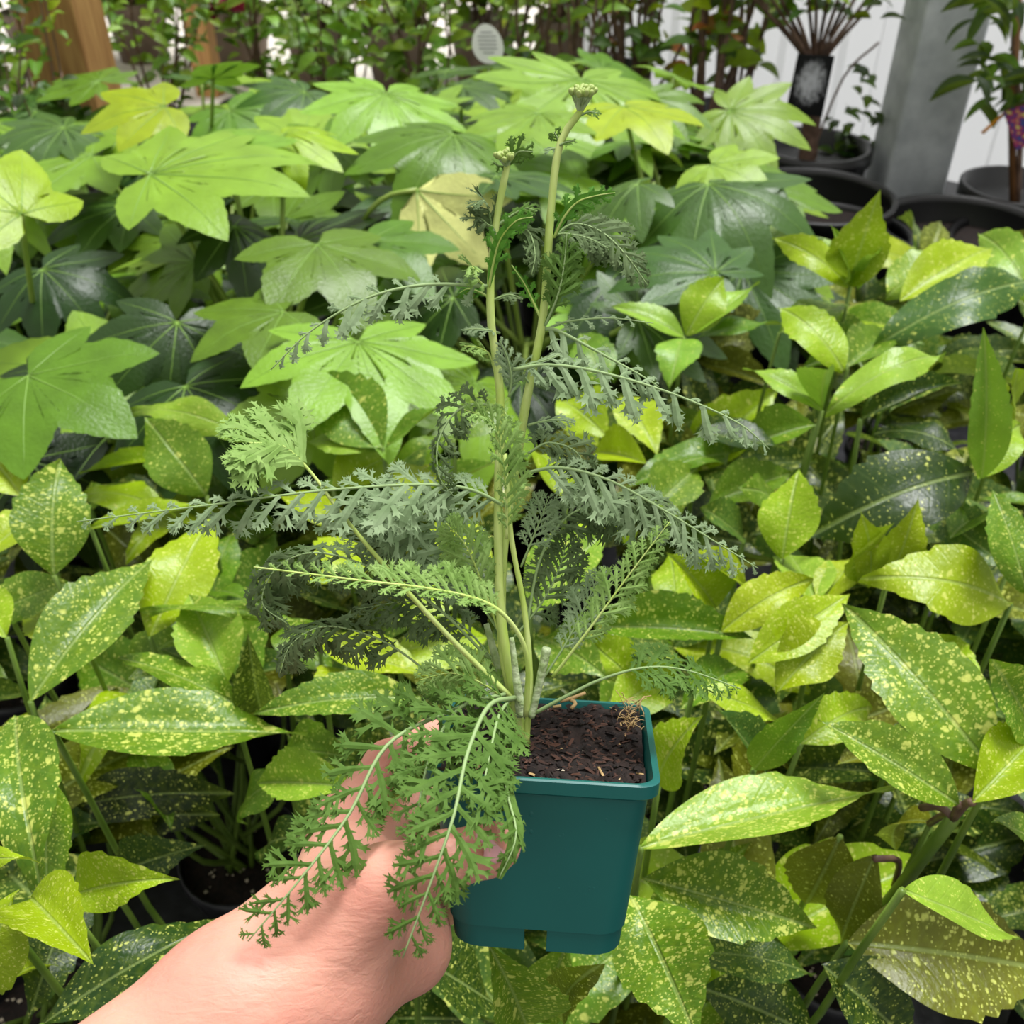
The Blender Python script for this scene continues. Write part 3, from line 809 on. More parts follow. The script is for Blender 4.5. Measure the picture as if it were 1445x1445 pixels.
for p in pot.data.polygons: p.use_smooth = len(p.vertices) == 4
pot.data.set_sharp_from_angle(angle=R(38))
# water drops on the front face
mb = MB(); rr = random.Random(5)
for i in range(60):
    z = rr.uniform(.012, .062); x = rr.uniform(-.8, .8) * hz(z); s = rr.choice((.0004, .0006, .0009, .0014)); c = PL(x, -hz(z), z)
    vs = [c - r_ * s * .45]; 
    for k in range(8): a = k * math.pi / 4; vs.append(c + s_ * math.cos(a) * s + u_ * math.sin(a) * s * 1.2 + r_ * s * .1)
    mb.add(vs, [(0, 1 + k, 1 + (k + 1) % 8) for k in range(8)])
o = mb.obj('water_drops', M_TEAL, pot); o['kind'] = 'stuff'
# compost
from mathutils import noise as mnoise
mb = MB(); n = 56; hs_ = HW - .0036; vs = []; fs = []
def soil_h(x, y): return .0715 + .003 * mnoise.noise(Vector((x * 90, y * 90, 1))) + .0022 * mnoise.noise(Vector((x * 260, y * 260, 5))) + .003 * max(0, y / hs_)
for j in range(n + 1):
    for i in range(n + 1):
        x = (i / n * 2 - 1) * hs_ * .985; y = (j / n * 2 - 1) * hs_ * .985; vs.append(PL(x, y, soil_h(x, y)))
for j in range(n):
    for i in range(n): fs.append((j * (n + 1) + i, j * (n + 1) + i + 1, (j + 1) * (n + 1) + i + 1, (j + 1) * (n + 1) + i))
mb.add(vs, fs); soil = mb.obj('compost', M_SOIL, YE, smooth=False)
def bits(cnt, mat, lmin, lmax, seed, name, region=None, th=.35):
    rr = random.Random(seed); mb = MB()
    for i in range(cnt):
        x = rr.uniform(-.93, .93) * hs_; y = rr.uniform(-.93, .93) * hs_
        if region: x, y = region(rr)
        c = PL(x, y, soil_h(x, y) + .0008); a = rr.uniform(0, 6.28); L_ = rr.uniform(lmin, lmax); t_ = L_ * rr.uniform(.15, th)
        d = s_ * math.cos(a) + r_ * math.sin(a) + u_ * rr.uniform(-.4, .4); d.normalize(); e = d.cross(u_).normalized(); g = e.cross(d)
        vs = [c + d * L_ * p + e * t_ * q_ + g * t_ * .5 * w for p, q_, w in ((-.5, -.5, 0), (-.5, .5, 0), (.5, .4, 0), (.5, -.4, 0), (-.3, 0, 1), (.4, 0, 1))]
        mb.add(vs, [(0, 3, 5, 4), (3, 2, 5), (2, 1, 4, 5), (1, 0, 4), (0, 1, 2, 3)])
    o = mb.obj(name, mat, soil, smooth=False); o['kind'] = 'stuff'; return o
bits(520, M_BARK, .0015, .005, 2, 'bark_bits'); bits(420, M_SOIL, .002, .005, 8, 'dark_crumbs', th=.9); bits(12, M_ROOT, .003, .007, 4, 'straw_bits', th=.22)
bits(12, M_PERL, .0008, .0014, 9, 'perlite', th=1)
rr = random.Random(21); mb = MB()       # dry root tuft hanging over the back right corner
for i in range(70):
    c = PL(hs_ * rr.uniform(.80, .98), hs_ * rr.uniform(.35, .98), soil_h(0, 0) + rr.uniform(.0, .010)); d = Vector((rr.uniform(-1, 1), rr.uniform(-1, 1), rr.uniform(-1, 1))) * .004
    tube(mb, [c, c + d + u_ * .0012, c + d * 1.8], .00018, 4)
o = mb.obj('dry_roots', M_ROOT, soil); o['kind'] = 'stuff'
mb = MB(); tube(mb, catmull([P(800, 985, .442), P(812, 992, .438), P(806, 1000, .436)], 5), .0009, 5); tube(mb, catmull([P(790, 990, .44), P(805, 986, .44), P(826, 978, .442)], 5), .0008, 5); tube(mb, catmull([P(780, 998, .437), P(792, 996, .437)], 3), .0007, 5)
mb.obj('pale_roots', M_ROOT, soil)

def sd(py): return .405 - (1045 - py) / 915 * .036
def Y(px, py, off=0): return P(px, py, sd(py) + off / 1000)
def ystem(pts, w0, w1, mat=None, name='stem'):
    c = catmull([Y(*p) for p in pts], 26); mb = MB(); k = len(c) - 1
    # ridged round stem
    tube(mb, c, [(w0 + (w1 - w0) * i / k) * (1 + .05 * math.sin(i * 2.1)) for i in range(k + 1)], 9); return mb.obj(name, mat or M_YST, YE)
ystem([(738, 1050), (722, 960), (706, 860), (703, 700), (706, 560), (692, 440), (698, 330), (716, 232)], .0022, .0013)
ystem([(742, 1050, 2), (712, 930, 4), (708, 800, 5), (722, 700, 5), (742, 570, 4), (766, 450, 2), (777, 300, 0), (790, 204, 0), (820, 156, 0)], .0022, .0013)
ystem([(742, 1052, -1), (748, 960, -2), (740, 860, -1), (722, 760, -2), (712, 640, -3)], .0014, .0009)
ystem([(722, 1000, 5), (700, 930, 9), (686, 880, 12)], .0022, .0012, M_YBASE, 'sheath')
ystem([(736, 1010, -4), (729, 960, -5), (722, 900, -5)], .0022, .0010, M_YBASE, 'sheath')
ystem([(750, 1012, -3), (762, 960, -4), (772, 914, -4)], .0014, .0019, M_YBASE, 'sheath')

STY = {'f': ((.085, .15), ((.20, .20, 0), (.36, .36, 1), (.54, .50, 1), (.72, .44, 1), (.88, .30, 1)), .085),
       's': ((.09, .17), ((.24, .22, 0), (.44, .40, 1), (.62, .42, 1), (.78, .36, 1), (.91, .26, 1)), .085),
       'c': ((.13, .24), ((.40, .28, 0), (.60, .40, 1), (.82, .32, 1)), .13)}
def yleaf(pts, pin, npair, col, nh='c', curl=.25, fwd=35, start=.12, wing=.0, sty='f', rib=.0009, jit=.18, seed=0, prof=None, fold=0.0, matr=None, up=1.0):
    """ferny leaf: a midrib with pinnae, each pinna with forked lobes. pin: longest pinna in px; nh: which way the blade faces"""
    rr = random.Random(seed * 17 + npair + int(pts[0][0])); W_ = [Y(*p) for p in pts]; N_ = max(npair * 2, 24); c = catmull(W_, N_)
    dmean = sum(depth(p) for p in W_) / len(W_); pl_ = pin * dmean / F
    mid_ = c[N_ // 2]; tc_ = (CAM - mid_).normalized()
    hint = {'c': tc_, 'u': (UP + tc_ * .3).normalized(), 'm': (CU * .7 + tc_ * .7).normalized(), 'w': (CU * .45 + tc_ * .85).normalized(), 'k': (CU * .9 + tc_ * .3).normalized(), 'q': (tc_ * .8 + CR * .7).normalized(), 'z': (tc_ * .8 - CR * .7).normalized()}[nh]
    mb = MB(); axw, lobes, lw = STY[sty]
    def lobe(o, d, n, L_, w, fork):
        e = n.cross(d).normalized(); t = lambda: rr.uniform(-.18, .18)
        vs = [o - e * w * .45, o + e * w * .45, o + d * L_ * .5 - e * w * .5, o + d * L_ * .5 + e * w * .5, o + (d + n * t()).normalized() * L_]
        if not fork: mb.add(vs, [(0, 1, 3, 2), (2, 3, 4)]); return
        vs += [o + d * L_ * (.86 + t()) - e * w * 1.25 + n * w * t() * 2, o + d * L_ * (.86 + t()) + e * w * 1.25 + n * w * t() * 2, o + d * L_ * .70 - e * w * .35, o + d * L_ * .70 + e * w * .35]
        mb.add(vs, [(0, 1, 3, 2), (2, 3, 8, 7), (7, 8, 4), (2, 7, 5), (3, 6, 8)])
    for i in range(npair):
        for side in (-1, 1):
            f = start + (1 - start) * (i + .3 + side * .14 + rr.uniform(-.15, .15)) / npair; f = min(max(f, 0), .995); u = f * N_; k = min(int(u), N_ - 1); p = c[k].lerp(c[k + 1], u - k)
            T = (c[min(k + 2, N_)] - c[max(k - 1, 0)]).normalized()
            n_ = (hint - T * hint.dot(T)).normalized(); S0 = T.cross(n_).normalized()
            g = max(0, (f - start) / (1 - start))
            pr = prof(g) if prof else (min(1, .55 + g * 1.6) * (1 - g ** 3) ** .75 * (1 - .25 * g) + .07)
            if up < 1 and (S0 * side).dot(CU) > 0: pr *= up
            L_ = pl_ * pr * (1 + rr.uniform(-jit, jit)); aF = R(fwd + 22 * g + rr.uniform(-9, 9))
            fo = fold + rr.uniform(-.18, .18); n2 = (n_ * math.cos(fo) + S0 * side * -math.sin(fo)).normalized(); S1 = (S0 * side * math.cos(fo) + n_ * math.sin(fo)).normalized()
            d = (S1 * math.cos(aF) + T * math.sin(aF)).normalized()
            M_ = 8; ax = []; pos = Vector(p); cl = curl * (1 + rr.uniform(-.6, .6)); bend = rr.uniform(-.02, .07)
            for q_ in range(M_ + 1):
                ax.append((pos.copy(), d.copy())); pos = pos + d * (L_ / M_); d = (d - n2 * cl / M_ * 2 + T * bend).normalized()
            vs = []; fs = []
            for q_, (o_, d_) in enumerate(ax):
                g2 = q_ / M_; ww = L_ * (axw[0] + (axw[1] - axw[0]) * math.sin(g2 * 2.2)) * .5
                if q_ == 0: ww *= 1.9
                if q_ == M_: ww *= .5
                e = n2.cross(d_).normalized(); vs += [o_ - e * ww, o_ + n2 * ww * .35, o_ + e * ww]
            for q_ in range(M_): fs += [(3 * q_, 3 * q_ + 1, 3 * q_ + 4, 3 * q_ + 3), (3 * q_ + 1, 3 * q_ + 2, 3 * q_ + 5, 3 * q_ + 4)]
            mb.add(vs, fs)
            lobe(*ax[M_], n2, L_ * .16, L_ * lw, True)
            for lt, ll, fk in lobes:
                for sg in (-1, 1):
                    uu = min(lt + rr.uniform(-.06, .06), .97) * M_; k2 = int(uu); o_ = ax[k2][0].lerp(ax[k2 + 1][0], uu - k2); d_ = ax[k2][1]; e = n2.cross(d_).normalized()
                    if rr.random() < .07: continue
                    a2 = R(52 + rr.uniform(-16, 12)); ld = (d_ * math.cos(a2) + e * sg * math.sin(a2) + n2 * rr.uniform(-.4, .3)).normalized()
                    lobe(o_, ld, n2, L_ * ll * (1 + rr.uniform(-.3, .25)), L_ * lw * (1 if fk else .6), fk)
    if wing:
        vs = []; fs = []
        for k in range(N_ + 1):
            T = (c[min(k + 1, N_)] - c[max(k - 1, 0)]).normalized(); n_ = (hint - T * hint.dot(T)).normalized(); S0 = T.cross(n_).normalized(); ww = wing * math.sin(.25 + 2.6 * k / N_); vs += [c[k] - S0 * ww, c[k] + n_ * -ww * .2, c[k] + S0 * ww]
        for k in range(N_): fs += [(3 * k, 3 * k + 1, 3 * k + 4, 3 * k + 3), (3 * k + 1, 3 * k + 2, 3 * k + 5, 3 * k + 4)]
        mb.add(vs, fs)
    lo = mb.obj('leaf', M_Y[col], YE, smooth=False)
    mb = MB(); tube(mb, c, [rib * .72 * (1 - .75 * i / N_) for i in range(N_ + 1)], 6); link('midrib', mb.mesh('midrib', matr or (M_YST if col in 'lv' else M_YRIB)), lo).location = (0, 0, 0)
    return lo
# the long silver leaf on the left and its companions
yleaf([(722, 718, 0), (640, 686, -6), (480, 690, -14), (300, 712, -22), (108, 736, -28)], 74, 21, 's', 'w', .25, 32, .1, rib=.0011, seed=1, fold=-.12, sty='s', up=.62)
yleaf([(692, 404, 0), (600, 402, -4), (520, 420, -9), (440, 466, -12), (382, 522, -14)], 52, 11, 's', 'w', .2, 30, .06, rib=.0011, seed=2, sty='c', fold=-.1, up=.45)
yleaf([(722, 522, -2), (775, 515, -5), (850, 526, -9), (950, 556, -13), (1040, 596, -16), (1086, 634, -16)], 60, 13, 's', 'w', .2, 22, .08, sty='c', rib=.0012, seed=3, fold=-.1, up=.35)
yleaf([(768, 464, 2), (790, 468, 1), (850, 500, -2), (905, 530, -5), (930, 546, -6)], 48, 8, 's', 'w', .2, 28, .1, sty='c', rib=.0012, seed=4, fold=-.1, up=.5)
yleaf([(768, 466, 3), (800, 454, 3), (860, 449, 2), (922, 456, 0)], 18, 7, 's', 'm', .4, 30, .2, rib=.0008, seed=5, sty='c')
yleaf([(740, 668, 0), (790, 660, -4), (860, 678, -6), (940, 722, -8), (1010, 765, -9), (1070, 802, -9)], 68, 17, 's', 'w', .3, 28, .12, rib=.0011, seed=6, fold=-.15, up=.5, sty='s')
yleaf([(744, 880, 6), (762, 790, 12), (800, 730, 14), (860, 708, 14), (920, 708, 10), (960, 755, 6)], 66, 18, 'd', 'w', .6, 28, .3, rib=.0009, seed=7, fold=-.4)
yleaf([(742, 1010, -12), (744, 930, -18), (722, 880, -22), (680, 848, -26), (600, 830, -32), (500, 818, -38), (358, 800, -42)], 44, 24, 'l', 'm', .2, 34, .42, rib=.0016, seed=8, fold=.7, sty='s')
yleaf([(725, 988, -5), (640, 905, -8), (560, 818, -12), (484, 728, -14), (440, 668, -10), (400, 630, -12), (352, 625, -18)], 84, 12, 'l', 'm', .3, 30, .72, rib=.0017, seed=9, prof=lambda g: (1 - g ** 2) ** .6 * .85 + .15, sty='s')
yleaf([(640, 988, 8), (590, 938, 10), (530, 900, 12), (460, 884, 12), (412, 908, 8), (395, 950, 4)], 66, 15, 'd', 'w', .7, 28, .3, rib=.0008, seed=10, fold=-.5)
yleaf([(690, 930, 6), (620, 860, 8), (540, 808, 10), (450, 780, 10), (392, 800, 6), (370, 850, 2), (405, 880, -2)], 66, 20, 'd', 'w', .7, 28, .25, rib=.0009, seed=11, fold=-.5)
yleaf([(715, 760, -6), (714, 700, -10), (708, 640, -14), (694, 595, -18), (655, 578, -24)], 46, 16, 'l', 'q', .3, 40, .05, rib=.0009, seed=12, fold=.8, sty='s')
yleaf([(706, 575, 4), (670, 570, 3), (640, 585, 0), (618, 625, -4), (620, 672, -8), (640, 700, -8)], 40, 13, 'd', 'z', .6, 28, .08, rib=.0009, seed=13, sty='s')
yleaf([(708, 880, 8), (668, 810, 8), (610, 740, 6), (560, 716, 2), (500, 716, -2)], 80, 14, 's', 'm', .4, 30, .2, rib=.0009, seed=14)
yleaf([(716, 930, 3), (690, 850, 0), (660, 775, -6), (630, 738, -12)], 46, 13, 'l', 'c', .3, 38, .3, rib=.0009, seed=15)
yleaf([(780, 955, -6), (830, 890, -10), (885, 815, -12), (945, 736, -14)], 40, 14, 'l', 'c', .3, 38, .25, rib=.001, seed=16)
yleaf([(765, 960, -2), (800, 905, 0), (828, 850, 2), (850, 800, 2)], 34, 12, 's', 'c', .3, 38, .25, rib=.0008, seed=17)
yleaf([(752, 1008, -2), (800, 982, -6), (850, 958, -8), (910, 942, -8), (970, 946, -6), (1045, 972, -2)], 54, 11, 'g', 'm', .4, 28, .52, rib=.0012, seed=18)
# leaves drooping over the rim, in front of the hand
yleaf([(726, 985, -10), (690, 996, -34), (660, 1062, -58), (640, 1152, -80), (608, 1245, -90), (568, 1352, -94)], 68, 15, 'g', 'c', .12, 22, .06, rib=.0015, seed=19, fold=.1, prof=lambda g: min(1, .6 + g * 1.5) * (1 - g ** 4) ** .6 * (1 - .18 * g) + .1)
yleaf([(706, 982, -8), (640, 1002, -28), (548, 1050, -48), (492, 1150, -66), (424, 1240, -80), (350, 1328, -86)], 62, 16, 'g', 'c', .12, 22, .12, rib=.0015, seed=20, prof=lambda g: min(1, .6 + g * 1.5) * (1 - g ** 4) ** .6 * (1 - .18 * g) + .1)
yleaf([(712, 980, -8), (650, 998, -30), (610, 1060, -50), (592, 1130, -66), (582, 1195, -76)], 56, 10, 'g', 'c', .2, 24, .1, rib=.0012, seed=21)
yleaf([(716, 1000, -14), (704, 1050, -40), (716, 1120, -66), (728, 1180, -82), (704, 1240, -88)], 42, 8, 'g', 'q', .3, 34, .15, rib=.0011, sty='c', wing=.0042, seed=22)
yleaf([(720, 985, -10), (704, 1010, -34), (694, 1050, -52), (684, 1100, -66), (676, 1150, -76)], 58, 10, 'g', 'c', .2, 24, .06, rib=.0011, seed=23)
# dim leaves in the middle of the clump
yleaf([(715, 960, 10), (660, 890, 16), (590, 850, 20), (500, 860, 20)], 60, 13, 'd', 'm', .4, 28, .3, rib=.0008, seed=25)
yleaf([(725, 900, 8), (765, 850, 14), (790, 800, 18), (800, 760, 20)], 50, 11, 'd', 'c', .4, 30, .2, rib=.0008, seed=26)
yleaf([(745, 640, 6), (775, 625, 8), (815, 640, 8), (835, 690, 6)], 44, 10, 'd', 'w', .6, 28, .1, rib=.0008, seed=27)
yleaf([(728, 930, 6), (690, 870, 8), (640, 800, 10), (560, 760, 8), (480, 752, 4)], 62, 15, 's', 'm', .4, 28, .35, rib=.0008, seed=28)
yleaf([(726, 1000, 0), (690, 970, 0), (640, 950, -2), (590, 960, -6)], 50, 10, 'l', 'c', .3, 30, .2, rib=.0008, seed=29)
yleaf([(735, 800, 4), (760, 740, 2), (775, 700, -2)], 34, 8, 's', 'c', .3, 34, .2, rib=.0007, seed=30)
# broader, blunt-lobed leaves up the flowering stems
for i, (pp, pin, n, col, nh, wg) in enumerate([
    ([(690, 405, -3), (696, 372, -7), (706, 338, -11), (728, 312, -15), (752, 306, -16)], 24, 6, 'v', 'c', .0022),
    ([(690, 408, 2), (676, 396, -2), (664, 376, -8), (676, 384, -14)], 30, 5, 'l', 'm', .001),
    ([(697, 345, 2), (692, 310, 0), (684, 284, -6), (668, 290, -10)], 34, 6, 'd', 'm', .0012),
    ([(700, 320, 2), (690, 318, -2), (676, 308, -6), (668, 322, -8)], 26, 4, 'd', 'm', .0012),
    ([(702, 318, 2), (722, 304, 4), (742, 294, 2), (758, 298, 0)], 20, 5, 'g', 'm', .002),
    ([(706, 322, 4), (730, 318, 4), (748, 330, 2), (755, 360, -2), (750, 388, -4)], 26, 8, 'd', 'q', .003),
    ([(782, 335, 0), (795, 308, -4), (815, 285, -6), (842, 276, -7), (868, 272, -8)], 22, 6, 'v', 'c', .0019),
    ([(780, 335, 3), (810, 316, 4), (850, 328, 2), (885, 362, -2), (915, 404, -4)], 38, 11, 'd', 'w', .0014),
    ([(782, 332, 3), (800, 330, 2), (830, 336, 0), (858, 350, -4)], 30, 7, 'd', 'm', .0012),
    ([(769, 460, 0), (786, 420, -3), (795, 380, -4), (800, 330, -4)], 34, 7, 'g', 'c', .0018),
    ([(766, 456, 2), (752, 425, 2), (740, 400, 2), (722, 374, 2)], 16, 4, 'v', 'c', .001),
    ([(700, 530, 2), (690, 500, 0), (672, 490, -4), (655, 488, -6)], 22, 5, 'l', 'm', .001),
    ([(692, 425, 2), (710, 418, 0), (722, 416, -2), (738, 422, -2)], 16, 4, 'd', 'm', .0016),
    ([(690, 420, 3), (676, 412, 3), (660, 408, 2), (648, 414, 2)], 18, 4, 'v', 'm', .0014),
    ([(705, 470, 2), (690, 466, -2), (668, 464, -4), (652, 466, -6)], 14, 5, 's', 'u', .001),
    ([(750, 545, 3), (735, 520, 0), (770, 508, -4), (790, 500, -4)], 22, 5, 's', 'm', .001),
    ([(745, 600, 2), (765, 595, 0), (790, 592, -2), (812, 598, -4)], 18, 6, 's', 'u', .0008),
    ([(718, 560, 0), (722, 535, -2), (716, 505, -4), (705, 480, -6)], 22, 6, 's', 'c', .001),
    ([(712, 238, 1), (722, 226, 0), (732, 214, -2), (752, 214, -4)], 22, 4, 'g', 'c', .0014),
    ([(790, 203, 1), (787, 195, 0), (782, 186, 0)], 14, 3, 'g', 'c', .0006),
    ([(790, 205, -1), (798, 201, -2), (812, 198, -3)], 12, 3, 'g', 'm', .001),
    ([(788, 210, 1), (778, 210, 0), (768, 213, 0)], 10, 3, 's', 'm', .001),
    ([(820, 162, 0), (832, 158, -1), (846, 160, -2)], 14, 3, 'g', 'm', .001),
    ([(712, 236, 2), (704, 234, -1), (696, 228, -2)], 12, 3, 'g', 'm', .001)]):
    yleaf(pp, pin * 1.1, n, col, nh, .3, 34, .18, sty='c', rib=.0008, seed=40 + i, wing=wg)
# budding flower heads
def bud_mesh():
    mb = MB(); lathe(mb, [(0, -.0012), (.0007, -.001), (.00105, 0), (.0010, .0008), (.0006, .0015), (.0, .0017)], n=8); return mb.mesh('bud', M_BUD)
BUD = bud_mesh()
def flower_head(cx, cy, off, wpx, hpx, n, seed, foot):
    rr = random.Random(seed); hd = MB(); f0 = Y(*foot); pos = []
    for i in range(n):
        a = i * 2.4; q_ = math.sqrt((i + .5) / n)
        px = cx + q_ * math.cos(a) * wpx; dz = q_ * math.sin(a) * .007; py = cy - (1 - q_ * q_) * hpx * .5 + rr.uniform(-2.5, 2.5) + q_ * math.sin(a) * -4
        p = P(px, py, sd(cy) + off / 1000 + dz); pos.append(p)
        tube(hd, catmull([f0, f0.lerp(p, .5) + (p - f0).cross(CR).normalized() * .0006, p], 4), [.0007, .0006, .0005, .00045, .0004], 5)
    h = hd.obj('flower_head', M_YBASE, YE); h['label'] = 'woolly stalks of a tight cluster of pale buds'
    for p in pos:
        ax = (p - f0).normalized(); x, y, z = frame(ax.cross(CR), ax); sc = rr.uniform(.75, 1.1)
        M3 = Matrix((x, y, ax)).transposed().to_4x4() if False else None
        qd = ax.to_track_quat('Z', 'Y'); o = bpy.data.objects.new('bud', BUD); COL.objects.link(o); o.parent = h
        o.matrix_basis = Matrix.Translation(p) @ qd.to_matrix().to_4x4() @ Matrix.Scale(sc, 4)
flower_head(823, 130, 0, 19, 8, 30, 1, (818, 160, 0))
flower_head(713, 221, 0, 13, 8, 22, 2, (715, 236, 0))

# ------------------------------------------------------------------ the hand: one distance field turned into one skin
def hand():
    def C(px, py, d): return np.array(P(px, py, d))
    def seg(Pt, a, b, ra, rb_):
        ab = b - a; t = np.clip(((Pt - a) @ ab) / (ab @ ab), 0, 1); return np.linalg.norm(Pt - (a + t[:, None] * ab), axis=1) - (ra + (rb_ - ra) * t)
    def smin(a, b, k):
        h = np.clip(.5 + .5 * (b - a) / k, 0, 1); return b + (a - b) * h - k * h * (1 - h)
    chains_soft = [  # forearm, palm, ball of the thumb
        ((60, 1640, .325), (330, 1420, .352), .0300, .0265), ((330, 1420, .352), (440, 1340, .368), .0265, .0265),
        ((372, 1425, .350), (455, 1395, .362), .0215, .0225),
        ((440, 1330, .372), (490, 1235, .405), .0230, .0185), ((450, 1350, .372), (540, 1290, .398), .0250, .0190),
        ((470, 1390, .366), (570, 1335, .392), .0190, .0170), ((490, 1235, .405), (478, 1168, .424), .0170, .0122),
        ((540, 1290, .402), (545, 1230, .430), .0170, .0120), ((570, 1335, .398), (588, 1290, .425), .0160, .0125),
        ((440, 1360, .358), (520, 1272, .356), .0205, .0165)]
    thumb = [((505, 1290, .358), (548, 1240, .350), .0160, .0118), ((548, 1240, .350), (625, 1216, .343), .0118, .0098), ((625, 1216, .343), (690, 1198, .3495), .0100, .0090), ((690, 1198, .3495), (708, 1192, .352), .0090, .0072)]
    fingers = [
        [((478, 1168, .424), (545, 1075, .448), .0110, .0092), ((545, 1075, .448), (606, 1040, .478), .0090, .0080), ((606, 1040, .478), (672, 1052, .494), .0080, .0066)],
        [((520, 1205, .432), (590, 1140, .468), .0110, .0092), ((590, 1140, .468), (668, 1130, .490), .0090, .0080), ((668, 1130, .490), (735, 1138, .494), .0080, .0066)],
        [((548, 1250, .436), (622, 1205, .470), .0110, .0090), ((622, 1205, .470), (700, 1200, .488), .0088, .0078), ((700, 1200, .488), (760, 1206, .490), .0078, .0064)],
        [((588, 1295, .425), (648, 1270, .462), .0100, .0080), ((648, 1270, .462), (706, 1266, .480), .0078, .0068), ((706, 1266, .480), (752, 1268, .482), .0068, .0056)]]
    allp = np.array([C(*e) for ch in [chains_soft, thumb] + fingers for sgm in ch for e in sgm[:2]])
    lo = allp.min(0) - .036; hi = allp.max(0) + .036; step = .0019
    n = np.ceil((hi - lo) / step).astype(int) + 1
    gx, gy, gz = [lo[i] + step * np.arange(n[i]) for i in range(3)]
    Pt = np.stack(np.meshgrid(gx, gy, gz, indexing='ij'), -1).reshape(-1, 3)
    def field(Q):
        d = None
        for a, b, ra, rb_ in chains_soft:
            v = seg(Q, C(*a), C(*b), ra, rb_); d = v if d is None else smin(d, v, .012)
        t = None
        for a, b, ra, rb_ in thumb:
            v = seg(Q, C(*a), C(*b), ra, rb_); t = v if t is None else smin(t, v, .004)
        d = smin(d, t, .009); fg = None
        for ch in fingers:
            v0 = None
            for a, b, ra, rb_ in ch:
                v = seg(Q, C(*a), C(*b), ra, rb_); v0 = v if v0 is None else smin(v0, v, .004)
            fg = v0 if fg is None else smin(fg, v0, .0015)
        d = smin(d, fg, .008)
        # the fold between the ball of the thumb and the heel of the hand, and the thumb joint creases
        for a, b, w, dp in (((640, 1268, .352), (500, 1400, .335), .0035, .0022), ((560, 1262, .338), (600, 1300, .352), .002, .0008), ((622, 1200, .334), (628, 1226, .334), .0022, .0010), ((545, 1215, .338), (556, 1250, .338), .0022, .0008)):
            v = seg(Q, C(*a), C(*b), 0, 0); d = d + dp * np.exp(-(v / (w * 2)) ** 2)
        return d
    d = np.concatenate([field(Pt[i:i + 400000]) for i in range(0, len(Pt), 400000)]).reshape(n)
    # surface nets
    ins = d < 0; nx, ny, nz = n
    cor = [(i, j, k) for i in (0, 1) for j in (0, 1) for k in (0, 1)]
    sl_ = lambda A, c: A[c[0]:nx - 1 + c[0], c[1]:ny - 1 + c[1], c[2]:nz - 1 + c[2]]
    cnt = sum(sl_(ins, c).astype(int) for c in cor); act = (cnt > 0) & (cnt < 8)
    idx = -np.ones(act.shape, int); ai = np.argwhere(act); idx[act] = np.arange(len(ai))
    acc = np.zeros((len(ai), 3)); w = np.zeros(len(ai))
    for a in range(8):
        for b in range(a + 1, 8):
            ca, cb = cor[a], cor[b]
            if sum(abs(p - q_) for p, q_ in zip(ca, cb)) != 1: continue
            da = sl_(d, ca)[act]; db = sl_(d, cb)[act]; x = (da < 0) != (db < 0); t = np.where(x, da / np.where(x, da - db, 1), 0)
            pt = np.array(ca) + t[:, None] * (np.array(cb) - np.array(ca)); acc[x] += pt[x]; w[x] += 1
    V = lo + step * (ai + acc / w[:, None]); Fc = []
    for axis in range(3):
        o1, o2 = [(1, 2), (2, 0), (0, 1)][axis]
        A = ins; B_ = np.roll(ins, -1, axis); ch = A != B_
        sel = np.argwhere(ch); ok = (sel[:, axis] < n[axis] - 1) & (sel[:, o1] > 0) & (sel[:, o2] > 0) & (sel[:, o1] < n[o1] - 1) & (sel[:, o2] < n[o2] - 1); sel = sel[ok]
        def id_(d1, d2):
            s2 = sel.copy(); s2[:, o1] -= d1; s2[:, o2] -= d2; return idx[s2[:, 0], s2[:, 1], s2[:, 2]]
        qd = np.stack([id_(1, 1), id_(0, 1), id_(0, 0), id_(1, 0)], 1); flip = ~A[sel[:, 0], sel[:, 1], sel[:, 2]]
        qd[flip] = qd[flip][:, ::-1]; Fc.append(qd)
    Fc = np.concatenate(Fc); Fc = Fc[(Fc >= 0).all(1)]
    e = empty('person', P(100, 1600, .33), 'bare forearm and hand gripping the teal pot, thumb across its front', 'person')
    me = bpy.data.meshes.new('hand'); me.from_pydata(V.tolist(), [], Fc.tolist()); me.update(); me.materials.append(M_SKIN)
    me.polygons.foreach_set('use_smooth', [True] * len(me.polygons))
    o = link('arm_and_hand', me, e); md = o.modifiers.new('smooth', 'SMOOTH'); md.factor = .5; md.iterations = 4
    # thumb nail
    mb = MB(); a = P(680, 1190, .3395); b = P(714, 1184, .3475); x = (b - a).normalized(); nrm = ((CAM - a).normalized() + CU * .55); nrm = (nrm - x * nrm.dot(x)).normalized(); y = nrm.cross(x)
    nu, nv = 9, 9; vs = []; fs = []
    for i in range(nu):
        f = i / (nu - 1); hw = .0070 * (1 if .2 < f < .75 else math.sqrt(max(.05, 1 - (abs(f - .475) / .52) ** 4)))
        for j in range(nv):
            g = (j / (nv - 1) * 2 - 1); ang = g * 1.0
            vs.append(a + x * (b - a).length * f + y * hw * math.sin(ang) / .84 + nrm * (.0058 * (math.cos(ang) - 1) + .0008 * math.sin(f * 3.14)))
    for i in range(nu - 1):
        for j in range(nv - 1): fs.append((i * nv + j, i * nv + j + 1, (i + 1) * nv + j + 1, (i + 1) * nv + j))
    mb.add(vs, fs); nl = mb.obj('thumb_nail', M_NAIL, e); sm = nl.modifiers.new('thick', 'SOLIDIFY'); sm.thickness = .0006
hand()

